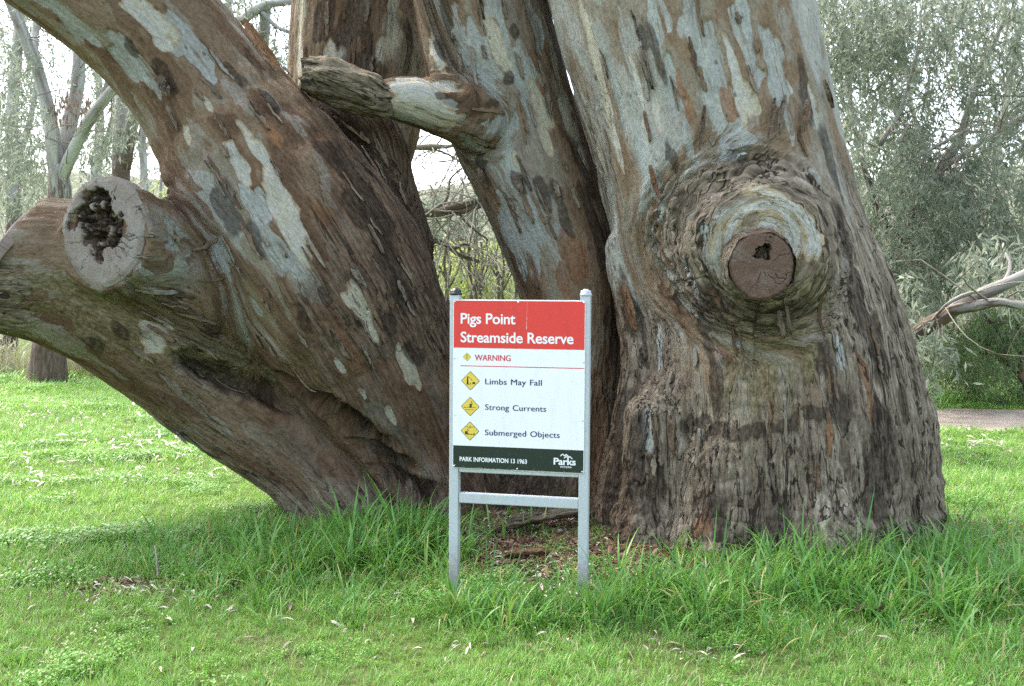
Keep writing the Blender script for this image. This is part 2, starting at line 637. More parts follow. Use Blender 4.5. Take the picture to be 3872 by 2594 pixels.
class Stem:
    """a body of wood grown from swept limbs; features are placed by their spot on the bark"""

    def __init__(self, seed):
        self.ch, self.cuts, self.seed = [], [], seed            # cuts: hollows eaten into the wood

    def limb(self, rows, k=0.12, grain=True, n=None, cut=None):
        K = px_chain(rows)
        self.ch.append((spline(K, n or (len(K) - 1) * 3 + 1) if len(K) > 1 else K, k, grain, cut))
        return self

    def grow(self, h=0.019, zmin=-0.14):
        lo = np.min([(S[:, :3] - S[:, 3:]).min(0) for S, *_ in self.ch], 0) - 3 * h
        hi = np.max([(S[:, :3] + S[:, 3:]).max(0) for S, *_ in self.ch], 0) + 3 * h
        lo[2] = max(lo[2], zmin)
        n = np.ceil((hi - lo) / h).astype(int) + 1
        ax = [lo[k] + h * np.arange(n[k]) for k in range(3)]

        def field(p):
            d = None
            for S, k, grain, cut in self.ch:
                e = chain_sdf(p, S)
                if cut is not None:
                    e = np.maximum(e, (p - cut[0].astype(np.float32)) @ cut[1].astype(np.float32))
                d = e if d is None else smin(d, e, k)
            for c, r in self.cuts:
                d = np.maximum(d, r - np.sqrt(((p - c.astype(np.float32)) ** 2).sum(1)))
            return d
        B = 5                                             # coarse pass first, then only the blocks the surface runs through
        nb = (n + B - 1) // B
        cx = [lo[k] + h * (B * np.arange(nb[k]) + (B - 1) / 2) for k in range(3)]
        dc = field(np.stack(np.meshgrid(*cx, indexing='ij'), -1).reshape(-1, 3).astype(np.float32)).reshape(nb)
        Fg = np.repeat(np.repeat(np.repeat(dc, B, 0), B, 1), B, 2)
        hot = np.argwhere(np.abs(dc) < h * B * 1.25)
        o3 = np.stack(np.meshgrid(np.arange(B), np.arange(B), np.arange(B), indexing='ij'), -1).reshape(-1, 3)
        ii = (hot[:, None] * B + o3[None]).reshape(-1, 3)
        Fg[tuple(ii.T)] = field((lo + ii * h).astype(np.float32))
        Fg = Fg[:n[0], :n[1], :n[2]]
        Fg[:, :, 0] = np.maximum(Fg[:, :, 0], 0.01)
        V, Q = surface_nets(Fg, lo, h)
        self.V, self.Q = subdivide_quads(V, Q)
        # grain
        W, G, T = 0, 0, 0
        off = 0
        for S, k, grain, cut in self.ch:
            if not grain:
                continue
            dd, L, tt = chain_local(self.V, S)
            w = np.exp(-np.clip(dd + 0.1, 0, 9) / 0.045)[:, None] + 1e-9
            L[:, 2] += off
            off += 3.7
            W, G, T = W + w, G + w * L, T + w * tt
        self.G = G / W + self.seed
        self.T = T / (np.linalg.norm(T, axis=1)[:, None] + 1e-9)
        self.at = {k: np.zeros(len(self.V)) for k in ('rough', 'pale', 'dark', 'rust', 'cool', 'olive', 'umber', 'dent', 'bleach')}
        self.N = vnormals(self.V, self.Q)
        return self

    def pick(self, px, py):
        if getattr(self, '_for', None) is not self.V:
            self._for, self._pj = self.V, proj(self.V)
        x, y, d = self._pj
        m = np.where((np.abs(x - px) < 5) & (np.abs(y - py) < 5))[0]
        if len(m) == 0:
            m = np.array([np.argmin((x - px) ** 2 + (y - py) ** 2)])
        return m[np.argmin(d[m])]

    def spot(self, name, px, py, lpx, wpx, amt=1.0, dirpx=None, grow=1.25, warp=0.95):
        """an elongated patch lying on the bark, along the grain (or along dirpx)"""
        i = self.pick(px, py)
        c = self.V[i]
        s = proj(c[None])[2][0] / FPX
        t = self.T[i]
        if dirpx is not None:
            t = P(px + dirpx[0], py + dirpx[1], c[1]) - P(px, py, c[1])
            t = t / np.linalg.norm(t)
        d = self.V - c
        near = np.where(np.einsum('ij,ij->i', d, d) < (2.4 * max(lpx, wpx) * s) ** 2)[0]
        d = d[near]
        g = self.G[near]
        d = d + wpx * s * warp * np.stack([noise(g * [9, 9, 3.5] + 3 * k + px * 0.13) + 0.6 * noise(g * [22, 22, 9] + k) for k in range(3)], -1)
        al = d @ t
        q = (al / (lpx * s)) ** 2 + (np.einsum('ij,ij->i', d, d) - al ** 2) / (wpx * s) ** 2
        self.at[name][near] = np.maximum(self.at[name][near], amt * np.clip(grow - 0.5 * q, 0, 1.25))

    def push(self, amt):
        self.V = self.V + self.N * np.asarray(amt)[:, None]
        self.N = vnormals(self.V, self.Q)

    def weather(self, lump=0.022, flute=0.016, crack=0.018):
        G, at = self.G, self.at
        lo = np.exp(-np.clip(self.V[:, 2], 0, 9) / 0.35)
        self.push(lump * fbm(G * [2.6, 2.6, 1.1], 3) * (1 + 1.2 * lo) + 0.35 * lump * fbm(self.V * 6.0, 2) * lo)
        r = np.clip(at['rough'], 0, 1)
        rid = np.abs(noise(G * [7, 7, 0.9] + 5)) + 0.5 * np.abs(noise(G * [15, 15, 1.8] + 9))
        fine = np.abs(noise(G * [19, 19, 1.7] + noise(G * [4, 4, 2])[:, None] * 0.9))
        crk = sstep(0.10, 0.0, fine) * sstep(-0.25, 0.25, noise(G * [5, 5, 2] + 7))
        kno = fbm(G * [24, 24, 5], 3)
        fl = sstep(0.05, 0.12, noise(G * [5.5, 5.5, 1.3] + 31)) * 0.006          # thin plates standing off
        pal = sstep(0.45, 0.6, np.maximum(at['pale'], at['cool']) + 0.15 * noise(G * [9, 9, 5]))
        self.at['fis'] = crk * r
        self.push(flute * (rid - 0.3) * (0.35 + r) - crack * crk * (0.08 + r * (1.1 + 0.6 * lo)) + 0.009 * kno * (0.3 + r) * (1 - 0.7 * pal)
                  + fl * (1 - pal) - 0.006 * pal)

    def mesh(self, name):
        c1 = np.stack([self.at[k] for k in ('rough', 'pale', 'dark')], -1)
        c2 = np.stack([self.at[k] for k in ('rust', 'cool', 'olive')], -1)
        return mk_mesh(name, self.V, self.Q, True, {'grain': ('FLOAT_VECTOR', self.G), 'cover_a': ('FLOAT_VECTOR', c1),
                                                    'cover_b': ('FLOAT_VECTOR', c2), 'umber': ('FLOAT', self.at['umber']), 'bleach': ('FLOAT', self.at['bleach'])})


def bark_material():
    m = M('gum_bark')
    g = m.attr('grain', 'Vector')
    sa = m.n('SeparateXYZ', {0: m.attr('cover_a', 'Vector')})
    sb = m.n('SeparateXYZ', {0: m.attr('cover_b', 'Vector')})
    rough, pale, dark = sa.outputs
    rust, cool, olive = sb.outputs
    gs = m.vscale(g, (1, 1, 0.24))
    gl = m.vscale(g, (1, 1, 0.06))
    edge = m.noise(gs, 15, 4, 0.62)                       # ragged flake edges
    edge0 = m.math('SUBTRACT', edge, 0.5)
    big = m.noise(gs, 3.1, 3, 0.55, 0.5)
    big2 = m.noise(m.vscale(g, (1, 1, 0.24), (3, 7, 1)), 5.2, 3, 0.55, 0.4)
    fine = m.noise(m.vscale(g, (1, 1, 0.5)), 60, 4, 0.7)
    fib = m.noise(gl, 44, 3, 0.65, 0.5)
    # smooth bark that sheds in plates
    a = m.math('ADD', big, m.math('MULTIPLY_ADD', edge0, 0.12, m.math('MULTIPLY', m.attr('bleach'), 0.09)))
    c = m.ramp(a, [(0.30, (0.085, 0.048, 0.028)), (0.42, (0.140, 0.086, 0.053)), (0.43, (0.185, 0.126, 0.082)), (0.53, (0.212, 0.153, 0.103)),
                   (0.54, (0.235, 0.197, 0.150)), (0.62, (0.255, 0.222, 0.176)), (0.63, (0.30, 0.295, 0.265)), (0.74, (0.36, 0.36, 0.32))])
    b = m.math('ADD', big2, m.math('MULTIPLY', edge0, 0.14))
    c = m.mix(m.math('MULTIPLY', m.smooth(b, 0.555, 0.57), m.math('MULTIPLY_ADD', m.attr('bleach'), -0.45, 0.7)), c, (0.150, 0.092, 0.056))
    c = m.mix(m.math('MULTIPLY', m.smooth(b, 0.40, 0.385), 0.55), c, (0.28, 0.262, 0.23))
    # rough fibrous bark
    fr = m.ramp(fib, [(0.28, (0.050, 0.038, 0.030)), (0.43, (0.170, 0.136, 0.101)), (0.57, (0.285, 0.240, 0.184)), (0.75, (0.43, 0.385, 0.315))])
    fr = m.mix(m.smooth(big, 0.38, 0.62), m.mix(0.5, fr, (0.110, 0.080, 0.060)), fr)
    rm = m.smooth(m.math('ADD', rough, m.math('MULTIPLY', edge0, 0.9)), 0.32, 0.62)
    c = m.mix(rm, c, fr)
    # named patches
    def patch(v, lo, hi, amt):
        return m.smooth(m.math('ADD', v, m.math('MULTIPLY', edge0, amt)), lo, hi)
    ol = patch(olive, 0.2, 0.9, 0.6)
    c = m.mix(m.math('MULTIPLY', ol, 0.62), c, m.mix(m.smooth(fine, 0.35, 0.7), (0.10, 0.085, 0.035), (0.235, 0.205, 0.105)))
    co = m.math('MULTIPLY', patch(cool, 0.55, 0.66, 1.3), m.smooth(fib, 0.30, 0.48))
    c = m.mix(m.math('MULTIPLY', co, 0.8), c, m.mix(m.smooth(edge, 0.3, 0.7), (0.285, 0.30, 0.29), (0.39, 0.415, 0.395)))
    ru = patch(rust, 0.45, 0.58, 0.9)
    c = m.mix(m.math('MULTIPLY', ru, 0.7), c, m.mix(m.smooth(big2, 0.4, 0.6), (0.17, 0.075, 0.035), (0.30, 0.155, 0.075)))
    pa = patch(pale, 0.46, 0.53, 0.9)
    rim = patch(pale, 0.56, 0.75, 1.1)
    pc = m.mix(m.smooth(big2, 0.42, 0.6), (0.43, 0.40, 0.315), (0.44, 0.43, 0.39))
    pc = m.mix(rim, (0.37, 0.295, 0.195), pc)
    c = m.mix(m.math('MULTIPLY', pa, 0.92), c, pc)
    um = m.smooth(m.math('ADD', m.attr('umber'), m.math('MULTIPLY', m.math('SUBTRACT', big2, 0.5), 1.3)), 0.36, 0.8)
    um = m.math('MULTIPLY', um, m.math('SUBTRACT', 1.0, pa))
    c = m.mix(m.math('MULTIPLY', um, 0.66), c, m.mix(m.smooth(fib, 0.3, 0.65), (0.042, 0.023, 0.014), (0.155, 0.088, 0.052)))
    # knots, pits and grit
    vo = m.n('TexVoronoi', {'Vector': m.vscale(g, (1, 1, 0.55)), 'Scale': 15.0, 'Randomness': 1.0})
    rnd = m.n('SeparateXYZ', {0: vo.outputs['Color']})
    pit = m.math('MULTIPLY', m.smooth(m.math('ADD', vo.outputs['Distance'], m.math('MULTIPLY', edge0, 0.35)), 0.17, 0.09), m.smooth(rnd.outputs[0], 0.66, 0.72))
    c = m.mix(m.math('MULTIPLY', pit, 0.6), c, (0.045, 0.028, 0.02))
    c = m.mix(m.smooth(fine, 0.25, 0.75), m.mix(0.36, c, (0.028, 0.019, 0.013)), m.mix(0.06, c, (0.6, 0.54, 0.46)))
    # fissures that run with the grain
    ck = m.math('ABSOLUTE', m.math('SUBTRACT', m.noise(m.vscale(g, (1, 1, 0.11), (2, 5, 3)), 15, 3, 0.6, 0.6), 0.5))
    w = m.math('MULTIPLY_ADD', rough, 0.020, 0.002)
    crack = m.math('MULTIPLY', m.math('LESS_THAN', ck, m.math('MULTIPLY', w, m.math('MULTIPLY_ADD', edge0, 3.5, 0.8))), m.smooth(m.math('ADD', rough, edge0), 0.1, 0.6))
    c = m.mix(m.math('MULTIPLY', crack, 0.8), c, (0.022, 0.016, 0.013))
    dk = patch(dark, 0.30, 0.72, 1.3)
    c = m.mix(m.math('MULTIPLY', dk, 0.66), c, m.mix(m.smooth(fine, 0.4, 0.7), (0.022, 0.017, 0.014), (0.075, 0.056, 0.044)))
    c = m.n('VectorMath', {0: m.n('Gamma', {'Color': c, 'Gamma': 1.12}).outputs[0], 1: (1.07, 1.11, 1.10)}, operation='MULTIPLY').outputs[0]
    c = m.n('VectorMath', {0: c, 3: m.math('MULTIPLY_ADD', m.attr('bleach'), 0.14, 1.0)}, operation='SCALE').outputs[0]
    # relief
    h = m.math('MULTIPLY_ADD', fine, 0.4, m.math('MULTIPLY', fib, m.math('MULTIPLY_ADD', rm, 0.9, 0.12)))
    h = m.math('ADD', h, m.math('MULTIPLY', edge, 0.5))
    h = m.math('SUBTRACT', h, m.math('MULTIPLY', crack, 0.8))
    m.bsdf(c, 0.9, m.bump(h, 1.0, 0.024), 0.08)
    return m.mat


BARK = bark_material()

gum = thing('red_gum_tree', 'huge old many-stemmed gum tree with sawn limb stubs behind the park sign', 'tree', (0.9, 6.7, 0))

# --- leaning stem with the low sawn-off limb
FACE_C = P(103, 231, 5.92)
FACE_N = np.array([-0.30, -0.93, 0.10])
FACE_N /= np.linalg.norm(FACE_N)
END_C = P(-6, 262, 6.2)
END_N = np.array([-0.80, -0.26, 0.54])
END_N /= np.linalg.norm(END_N)
left = Stem(0.0)
left.limb([(-150, -165, 6.5, 60), (-50, -108, 6.55, 63), (50, -50, 6.6, 66), (148, 24, 6.65, 68), (208, 96, 6.7, 71), (266, 182, 6.7, 90),
           (322, 272, 6.68, 102), (372, 358, 6.72, 86), (412, 440, 6.9, 72), (436, 515, 7.0, 76), (440, 580, 7.0, 90)])
left.limb([(378, 600, 6.85, 70), (368, 530, 6.85, 62), (319, 456, 6.86, 60), (226, 385, 6.78, 64), (130, 311, 6.55, 72), (62, 272, 6.4, 72), (5, 268, 6.25, 64), (-60, 262, 6.1, 60)],
          k=0.06, cut=(END_C - END_N * 0.02, END_N))
left.limb([(350, 320, 7.0, 70), (250, 285, 6.75, 78), (165, 268, 6.5, 62)], k=0.16)
left.limb([(322, 145, 7.2, 50), (358, 148, 7.2, 46), (372, 190, 7.15, 44), (388, 250, 7.05, 46)], k=0.10)          # shoulder under the back stem
S_root = px_chain([(168, 268, 6.45, 58)])[0]
fr = 54 * 5.92 / FPX
left.ch.append((np.array([S_root, [*(FACE_C + FACE_N * 0.05), fr]]), 0.07, False, (FACE_C - FACE_N * 0.012, FACE_N)))
left.cuts = [(FACE_C + np.array([-0.05, 0, 0.09]) - FACE_N * 0.05, 0.155), (FACE_C + np.array([-0.01, 0, -0.05]) - FACE_N * 0.04, 0.115)]
left.grow()
A = left.at
x, y, d = proj(left.V)
# bark kinds
A['rough'] = np.clip(0.12 + 0.75 * sstep(250, 420, x) * sstep(0, 0.1, 0.1 - 0.0 * x) * sstep(40, 130, y) * sstep(430, 300, y) * 0.75
                     + 0.45 * sstep(420, 520, y) + 0.45 * sstep(60, 200, x) * sstep(240, 360, y) * sstep(300, 180, x) * 0.6
                     + 0.55 * sstep(60, 0, x) * sstep(200, 300, y), 0, 1)
for a in [('pale', 262, 145, 34, 6), ('pale', 282, 192, 34, 10), ('pale', 293, 232, 34, 7), ('pale', 302, 222, 20, 4), ('pale', 364, 306, 22, 9), ('pale', 372, 330, 16, 6),
          ('pale', 415, 372, 24, 8), ('pale', 228, 152, 20, 6), ('pale', 240, 170, 14, 5), ('pale', 150, 18, 34, 9), ('pale', 167, 42, 12, 6),
          ('pale', 205, 100, 12, 3), ('pale', 181, 130, 16, 4), ('pale', 160, 345, 14, 16), ('pale', 340, 372, 10, 3), ('pale', 395, 418, 10, 4),
          ('cool', 195, 40, 34, 8), ('cool', 203, 58, 26, 7), ('cool', 178, 48, 18, 6), ('cool', 268, 250, 30, 10), ('cool', 215, 260, 22, 9), ('cool', 292, 260, 22, 7),
          ('cool', 250, 200, 24, 10), ('cool', 130, 70, 34, 12), ('cool', 60, 20, 40, 12), ('cool', 178, 240, 12, 8), ('cool', 317, 290, 20, 8), ('cool', 250, 310, 12, 5),
          ('rust', 352, 350, 22, 8), ('rust', 360, 368, 14, 6), ('rust', 278, 130, 16, 5), ('rust', 292, 205, 8, 6), ('rust', 300, 18, 24, 5), ('rust', 330, 205, 12, 8),
          ('dark', 345, 160, 40, 14), ('dark', 380, 215, 60, 16), ('dark', 400, 275, 40, 12), ('dark', 355, 120, 30, 16), ('dark', 330, 100, 20, 10),
          ('dark', 157, 75, 14, 6), ('dark', 168, 88, 10, 5), ('dark', 128, 52, 9, 5), ('dark', 225, 215, 26, 10), ('dark', 250, 240, 26, 8), ('dark', 300, 330, 10, 6),
          ('dark', 215, 335, 8, 6), ('dark', 125, 335, 12, 5), ('dark', 88, 348, 10, 6), ('dark', 180, 300, 12, 5), ('dark', 240, 70, 14, 5), ('dark', 262, 60, 22, 5),
          ('dark', 275, 95, 26, 6), ('dark', 330, 302, 10, 6), ('dark', 300, 315, 9, 5), ('dark', 225, 375, 14, 6), ('dark', 420, 350, 16, 6), ('dark', 395, 320, 10, 6),
          ('olive', 100, 320, 70, 22), ('olive', 190, 350, 60, 24), ('olive', 250, 370, 60, 18), ('olive', 120, 120, 120, 14), ('olive', 60, 60, 80, 12), ('olive', 310, 395, 40, 14)]:
    left.spot(*a)
A['bleach'][:] = -0.25
A['umber'] = np.clip(0.95 * sstep(270, 350, x) * sstep(60, 130, y) * sstep(480, 330, y) + 0.55 * sstep(200, 330, x) * sstep(300, 390, y) * sstep(520, 440, y) + 0.3 * sstep(60, 160, x) * sstep(250, 330, y), 0, 1)  # dark brown bark; right half and crease also carry painted form shading
A['umber'] = np.maximum(A['umber'], 0.9 * sstep(372, 395, x) * sstep(440, 500, y))
# hollow crease between the two limbs: carved in, and its shade painted dark
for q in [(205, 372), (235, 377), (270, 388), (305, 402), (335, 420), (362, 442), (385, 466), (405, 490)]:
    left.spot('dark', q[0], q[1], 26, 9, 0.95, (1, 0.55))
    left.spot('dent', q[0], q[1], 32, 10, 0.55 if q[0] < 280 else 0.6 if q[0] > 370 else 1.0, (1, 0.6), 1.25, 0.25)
left.push(-0.22 * np.clip(left.at['dent'], 0, 1))
left.V = left.V - np.array([0, 0, 0.03]) * np.clip(left.at['dent'], 0, 1)[:, None]
left.weather()
link('leaning_stem', left.mesh('leaning_stem'), BARK, gum)

# --- back stem
back = Stem(5.0)
back.limb([(378, -150, 8.1, 74), (368, -60, 8.1, 72), (360, 60, 8.1, 70), (347, 180, 8.05, 60), (352, 300, 7.9, 60), (390, 420, 7.7, 70), (430, 540, 7.5, 80)])
back.grow(0.026)
A = back.at
A['rough'][:] = 0.3
back.at['bleach'][:] = 0.6
back.at['umber'][:] = 0.55 * sstep(330, 420, proj(back.V)[0]) * sstep(-20, 60, proj(back.V)[1])
for a in [('pale', 295, 40, 60, 5), ('pale', 325, 60, 14, 6), ('pale', 398, 25, 34, 7), ('pale', 333, 70, 18, 7), ('pale', 300, 75, 14, 5), ('pale', 385, 55, 14, 4), ('pale', 398, 160, 30, 6),
          ('dark', 350, 25, 30, 14), ('dark', 365, 60, 26, 10), ('dark', 320, 20, 20, 10), ('dark', 372, 85, 24, 9), ('dark', 345, 70, 12, 8), ('dark', 412, 40, 16, 6)]:
    back.spot(*a)
back.weather(0.03, 0.03, 0.02)
link('rear_stem', back.mesh('rear_stem'), BARK, gum)

# --- slender middle stem with the swollen broken branch
mid = Stem(11.0)
mid.limb([(455, -150, 7.25, 64), (468, -60, 7.25, 65), (480, 0, 7.25, 65), (494, 62, 7.25, 66), (517, 130, 7.25, 63), (547, 200, 7.22, 59), (569, 262, 7.2, 56),
          (578, 320, 7.18, 53), (572, 400, 7.15, 54), (562, 480, 7.1, 62), (552, 560, 7.1, 80)])
mid.limb([(485, 122, 7.0, 34), (455, 112, 6.88, 29), (425, 104, 6.8, 24), (398, 99, 6.75, 20), (388, 98, 6.72, 15)], k=0.10)
mid.limb([(452, 100, 6.86, 16), (444, 78, 6.85, 11), (436, 52, 6.9, 7), (428, 26, 6.95, 6), (417, -12, 7.0, 6)], k=0.05)
mid.limb([(470, 540, 7.0, 60), (510, 530, 6.95, 56), (560, 540, 6.95, 60)], k=0.2, grain=False)          # the common root stock
mid.limb([(606, 560, 6.8, 24), (604, 500, 6.85, 18), (606, 420, 6.95, 12)], k=0.15, grain=False)
mid.grow()
A = mid.at
x, y, d = proj(mid.V)
A['rough'] = np.clip(0.10 + 0.5 * sstep(300, 500, y) + 0.35 * sstep(555, 640, x) * sstep(150, 300, y), 0, 1)
for a in [('cool', 505, 130, 60, 9), ('cool', 480, 60, 40, 10), ('cool', 455, 40, 30, 6), ('cool', 520, 200, 60, 10), ('cool', 507, 240, 40, 12), ('cool', 530, 95, 30, 8), ('cool', 500, 20, 24, 7),
          ('cool', 525, 255, 30, 8), ('cool', 420, 102, 26, 24), ('cool', 437, 112, 20, 18), ('cool', 400, 100, 10, 18), ('cool', 470, 150, 20, 8), ('cool', 555, 240, 14, 5), ('cool', 540, 20, 30, 6),
          ('pale', 502, 50, 24, 7), ('pale', 489, 30, 20, 4), ('pale', 545, 100, 24, 5), ('pale', 547, 130, 20, 4), ('pale', 436, 50, 26, 6), ('pale', 450, 82, 14, 7), ('pale', 560, 60, 60, 5), ('pale', 578, 130, 40, 5),
          ('pale', 430, 106, 30, 20, 0.9), ('pale', 408, 100, 18, 16, 0.85), ('pale', 514, 165, 10, 3),
          ('dark', 442, 18, 22, 5), ('dark', 445, 45, 12, 4), ('dark', 477, 166, 9, 6), ('dark', 513, 183, 8, 6), ('dark', 540, 200, 16, 6), ('dark', 565, 205, 18, 6), ('dark', 520, 28, 6, 5),
          ('dark', 588, 160, 30, 7), ('dark', 597, 205, 30, 7), ('dark', 610, 250, 30, 7), ('dark', 570, 225, 14, 5), ('dark', 514, 83, 6, 4), ('dark', 496, 100, 7, 4), ('dark', 447, 92, 7, 4),  # right-edge dark spots also paint shade in the crease beside the main trunk
          ('dark', 480, 500, 60, 40, 0.75), ('dark', 530, 500, 60, 40, 0.75), ('dark', 618, 330, 50, 7),
          ('rust', 600, 470, 60, 14, 1.0), ('rust', 598, 400, 50, 9, 0.62), ('rust', 500, 30, 8, 4), ('rust', 545, 85, 10, 4), ('rust', 390, 108, 10, 7), ('rust', 575, 260, 30, 10, 0.6), ('rust', 560, 290, 30, 8, 0.6)]:
    mid.spot(*a)
mid.at['bleach'][:] = 0.3
mid.at['umber'] = np.clip(0.85 * sstep(540, 600, x - 0.22 * (y - 150)) * sstep(20, 160, y) + 0.9 * sstep(330, 450, y), 0, 1)
mid.weather(0.02, 0.014, 0.016)
link('slender_stem', mid.mesh('slender_stem'), BARK, gum)

# --- main trunk on the right with the big healed knot
KC = P(757, 243, 5.72)
KN = np.array([0.02, -0.985, -0.12])
KN /= np.linalg.norm(KN)
main = Stem(23.0)
main.limb([(655, -150, 6.85, 128), (668, -60, 6.8, 127), (680, 0, 6.75, 125), (702, 90, 6.7, 121), (721, 170, 6.65, 120), (745, 260, 6.6, 121), (766, 330, 6.55, 130),
           (774, 390, 6.5, 139), (776, 440, 6.5, 147), (776, 500, 6.5, 153), (774, 545, 6.5, 159), (772, 600, 6.5, 168)])
main.limb([(756, 246, 5.98, 72)] * 2, k=0.28, grain=False, n=2)                       # swelling under the knot
th = np.linspace(0, 2 * np.pi, 19)
k1 = np.cross(KN, [0, 0, 1.0]); k1 /= np.linalg.norm(k1)
k2 = np.cross(k1, KN)
ring = np.array([[*(KC + KN * 0.0 + (0.232 + 0.018 * math.sin(2 * t + 1)) * (np.cos(t) * k1 + np.sin(t) * k2)), 0.080 + 0.016 * math.sin(t) + 0.009 * math.cos(3 * t)] for t in th])
main.ch.append((ring, 0.13, False, None))
for rows in [[(800, 440, 5.95, 40), (822, 520, 5.72, 26), (834, 590, 5.55, 34)], [(660, 420, 6.05, 34), (648, 500, 5.98, 26), (640, 580, 5.85, 36)],
             [(720, 470, 5.85, 30), (716, 530, 5.78, 30), (712, 600, 5.7, 44)], [(896, 430, 6.4, 30), (906, 500, 6.35, 28), (914, 580, 6.3, 40)],
             [(870, 450, 6.0, 26), (886, 520, 5.9, 26), (896, 590, 5.8, 36)], [(618, 250, 6.5, 10), (636, 340, 6.42, 16), (632, 430, 6.38, 22), (620, 540, 6.3, 34)]]:
    main.limb(rows, k=0.16, grain=False)
main.grow()
A = main.at
x, y, d = proj(main.V)
rel = main.V - KC
ka = rel @ KN
kr = np.linalg.norm(rel - ka[:, None] * KN, axis=1)
kth = np.arctan2((rel @ k2), (rel @ k1))
kw = sstep(0.66, 0.30, kr) * (main.N @ KN > -0.2)
gm = main.G[(kr < 0.5) & (main.N @ KN > 0)].mean(0)
kt2 = np.arctan2(rel @ k1, rel @ k2)
main.G = main.G * (1 - kw[:, None]) + kw[:, None] * (gm + np.stack([kr * 1.3, ka * 0.8, kt2 * 0.32], -1))
A['rough'] = np.clip(0.10 + 0.85 * sstep(230, 420, y) + 0.55 * sstep(790, 850, x) * sstep(60, 250, y) + 0.5 * sstep(640, 590, x) * sstep(20, 160, y), 0, 1)
A['rough'] *= 1 - 0.55 * sstep(290, 330, y) * sstep(470, 400, y) * sstep(660, 700, x) * sstep(850, 810, x)
main.at['bleach'] = 0.75 + 0.5 * sstep(420, 200, y)
main.at['umber'] = np.clip(0.35 * sstep(470, 540, y) + 0.9 * sstep(645, 615, x) * sstep(240, 330, y), 0, 1)  # brown foot; left edge also painted dark for the shaded crease between stems
A['rough'] = np.maximum(A['rough'] * (1 - kw), kw * (0.38 + 0.6 * sstep(0.25, 0.36, kr + 0.05 * noise(main.V * 6))))
for a in [('cool', 625, 60, 60, 6), ('cool', 655, 20, 26, 8), ('cool', 638, 150, 44, 7), ('cool', 645, 175, 34, 7), ('cool', 700, 60, 60, 12), ('cool', 715, 110, 50, 12), ('cool', 750, 30, 50, 9), ('cool', 692, 20, 40, 9),
          ('cool', 668, 90, 30, 6), ('cool', 685, 145, 26, 4), ('cool', 780, 60, 40, 10), ('cool', 735, 130, 20, 10), ('cool', 790, 110, 34, 4), ('cool', 612, 100, 40, 4), ('cool', 655, 215, 22, 4), ('cool', 845, 352, 20, 5), ('cool', 640, 430, 24, 6, 0.9), ('cool', 655, 350, 30, 6, .8),
          ('cool', 690, 290, 26, 4), ('cool', 700, 235, 12, 4),
          ('pale', 739, 75, 42, 5), ('pale', 752, 95, 16, 5), ('pale', 760, 100, 10, 3), ('pale', 590, 60, 60, 5), ('pale', 604, 120, 50, 5), ('pale', 818, 110, 30, 3), ('pale', 632, 85, 26, 4), ('pale', 650, 115, 20, 4),
          ('dark', 652, 55, 30, 5), ('dark', 640, 42, 12, 4), ('dark', 668, 160, 18, 4), ('dark', 835, 160, 30, 8), ('dark', 850, 230, 36, 9), ('dark', 865, 300, 40, 10), ('dark', 880, 340, 40, 12), ('dark', 808, 85, 30, 6),
          ('dark', 700, 330, 40, 6), ('dark', 712, 375, 40, 6), ('dark', 640, 340, 40, 5), ('dark', 622, 300, 40, 6), ('dark', 633, 460, 60, 8), ('dark', 618, 430, 70, 12), ('dark', 612, 490, 50, 14), ('dark', 890, 440, 40, 12),  # dark bark, plus painted shade in the crevices and the crease between stems
          ('dark', 880, 480, 40, 12), ('dark', 845, 400, 22, 10), ('dark', 830, 360, 18, 7), ('dark', 735, 310, 14, 20, 0.8), ('dark', 770, 520, 30, 20, 0.7), ('dark', 710, 510, 26, 14, 0.7), ('dark', 650, 480, 40, 12, 0.7), ('dark', 907, 390, 30, 6), ('dark', 670, 300, 16, 4),
          ('olive', 770, 325, 40, 50, 1.0), ('olive', 790, 300, 20, 30, 0.9), ('olive', 760, 370, 40, 40, 0.7), ('olive', 690, 40, 70, 8, .6), ('olive', 735, 420, 40, 60, 0.4),
          ('rust', 655, 240, 40, 3), ('rust', 680, 105, 24, 4), ('rust', 725, 100, 16, 4), ('rust', 868, 370, 60, 5, 0.75), ('rust', 700, 520, 14, 10, 0.7), ('rust', 712, 300, 22, 6, 0.6)]:
    main.spot(*a)
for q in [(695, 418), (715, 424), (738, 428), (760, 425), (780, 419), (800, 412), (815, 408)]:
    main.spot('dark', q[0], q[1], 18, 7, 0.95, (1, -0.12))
main.at['pale'] = np.maximum(main.at['pale'] * (1 - kw), 1.0 * sstep(0.36, 0.26, kr + 0.03 * noise(main.V * 7)) * sstep(-0.5, 0.4, np.sin(kth) + 0.45 * np.abs(np.cos(kth))) * (main.N @ KN > -0.1) * (0.66 + 0.55 * noise(main.G * [14, 14, 3]) + 0.3 * noise(main.V * 5)))
main.at['dark'] *= 1 - 0.8 * kw * sstep(0.42, 0.3, kr)
main.at['dark'] = np.maximum(main.at['dark'], kw * sstep(0.16, 0.03, np.abs(kr - 0.40)) * sstep(-0.45, -0.85, np.sin(kth)) * 0.8)
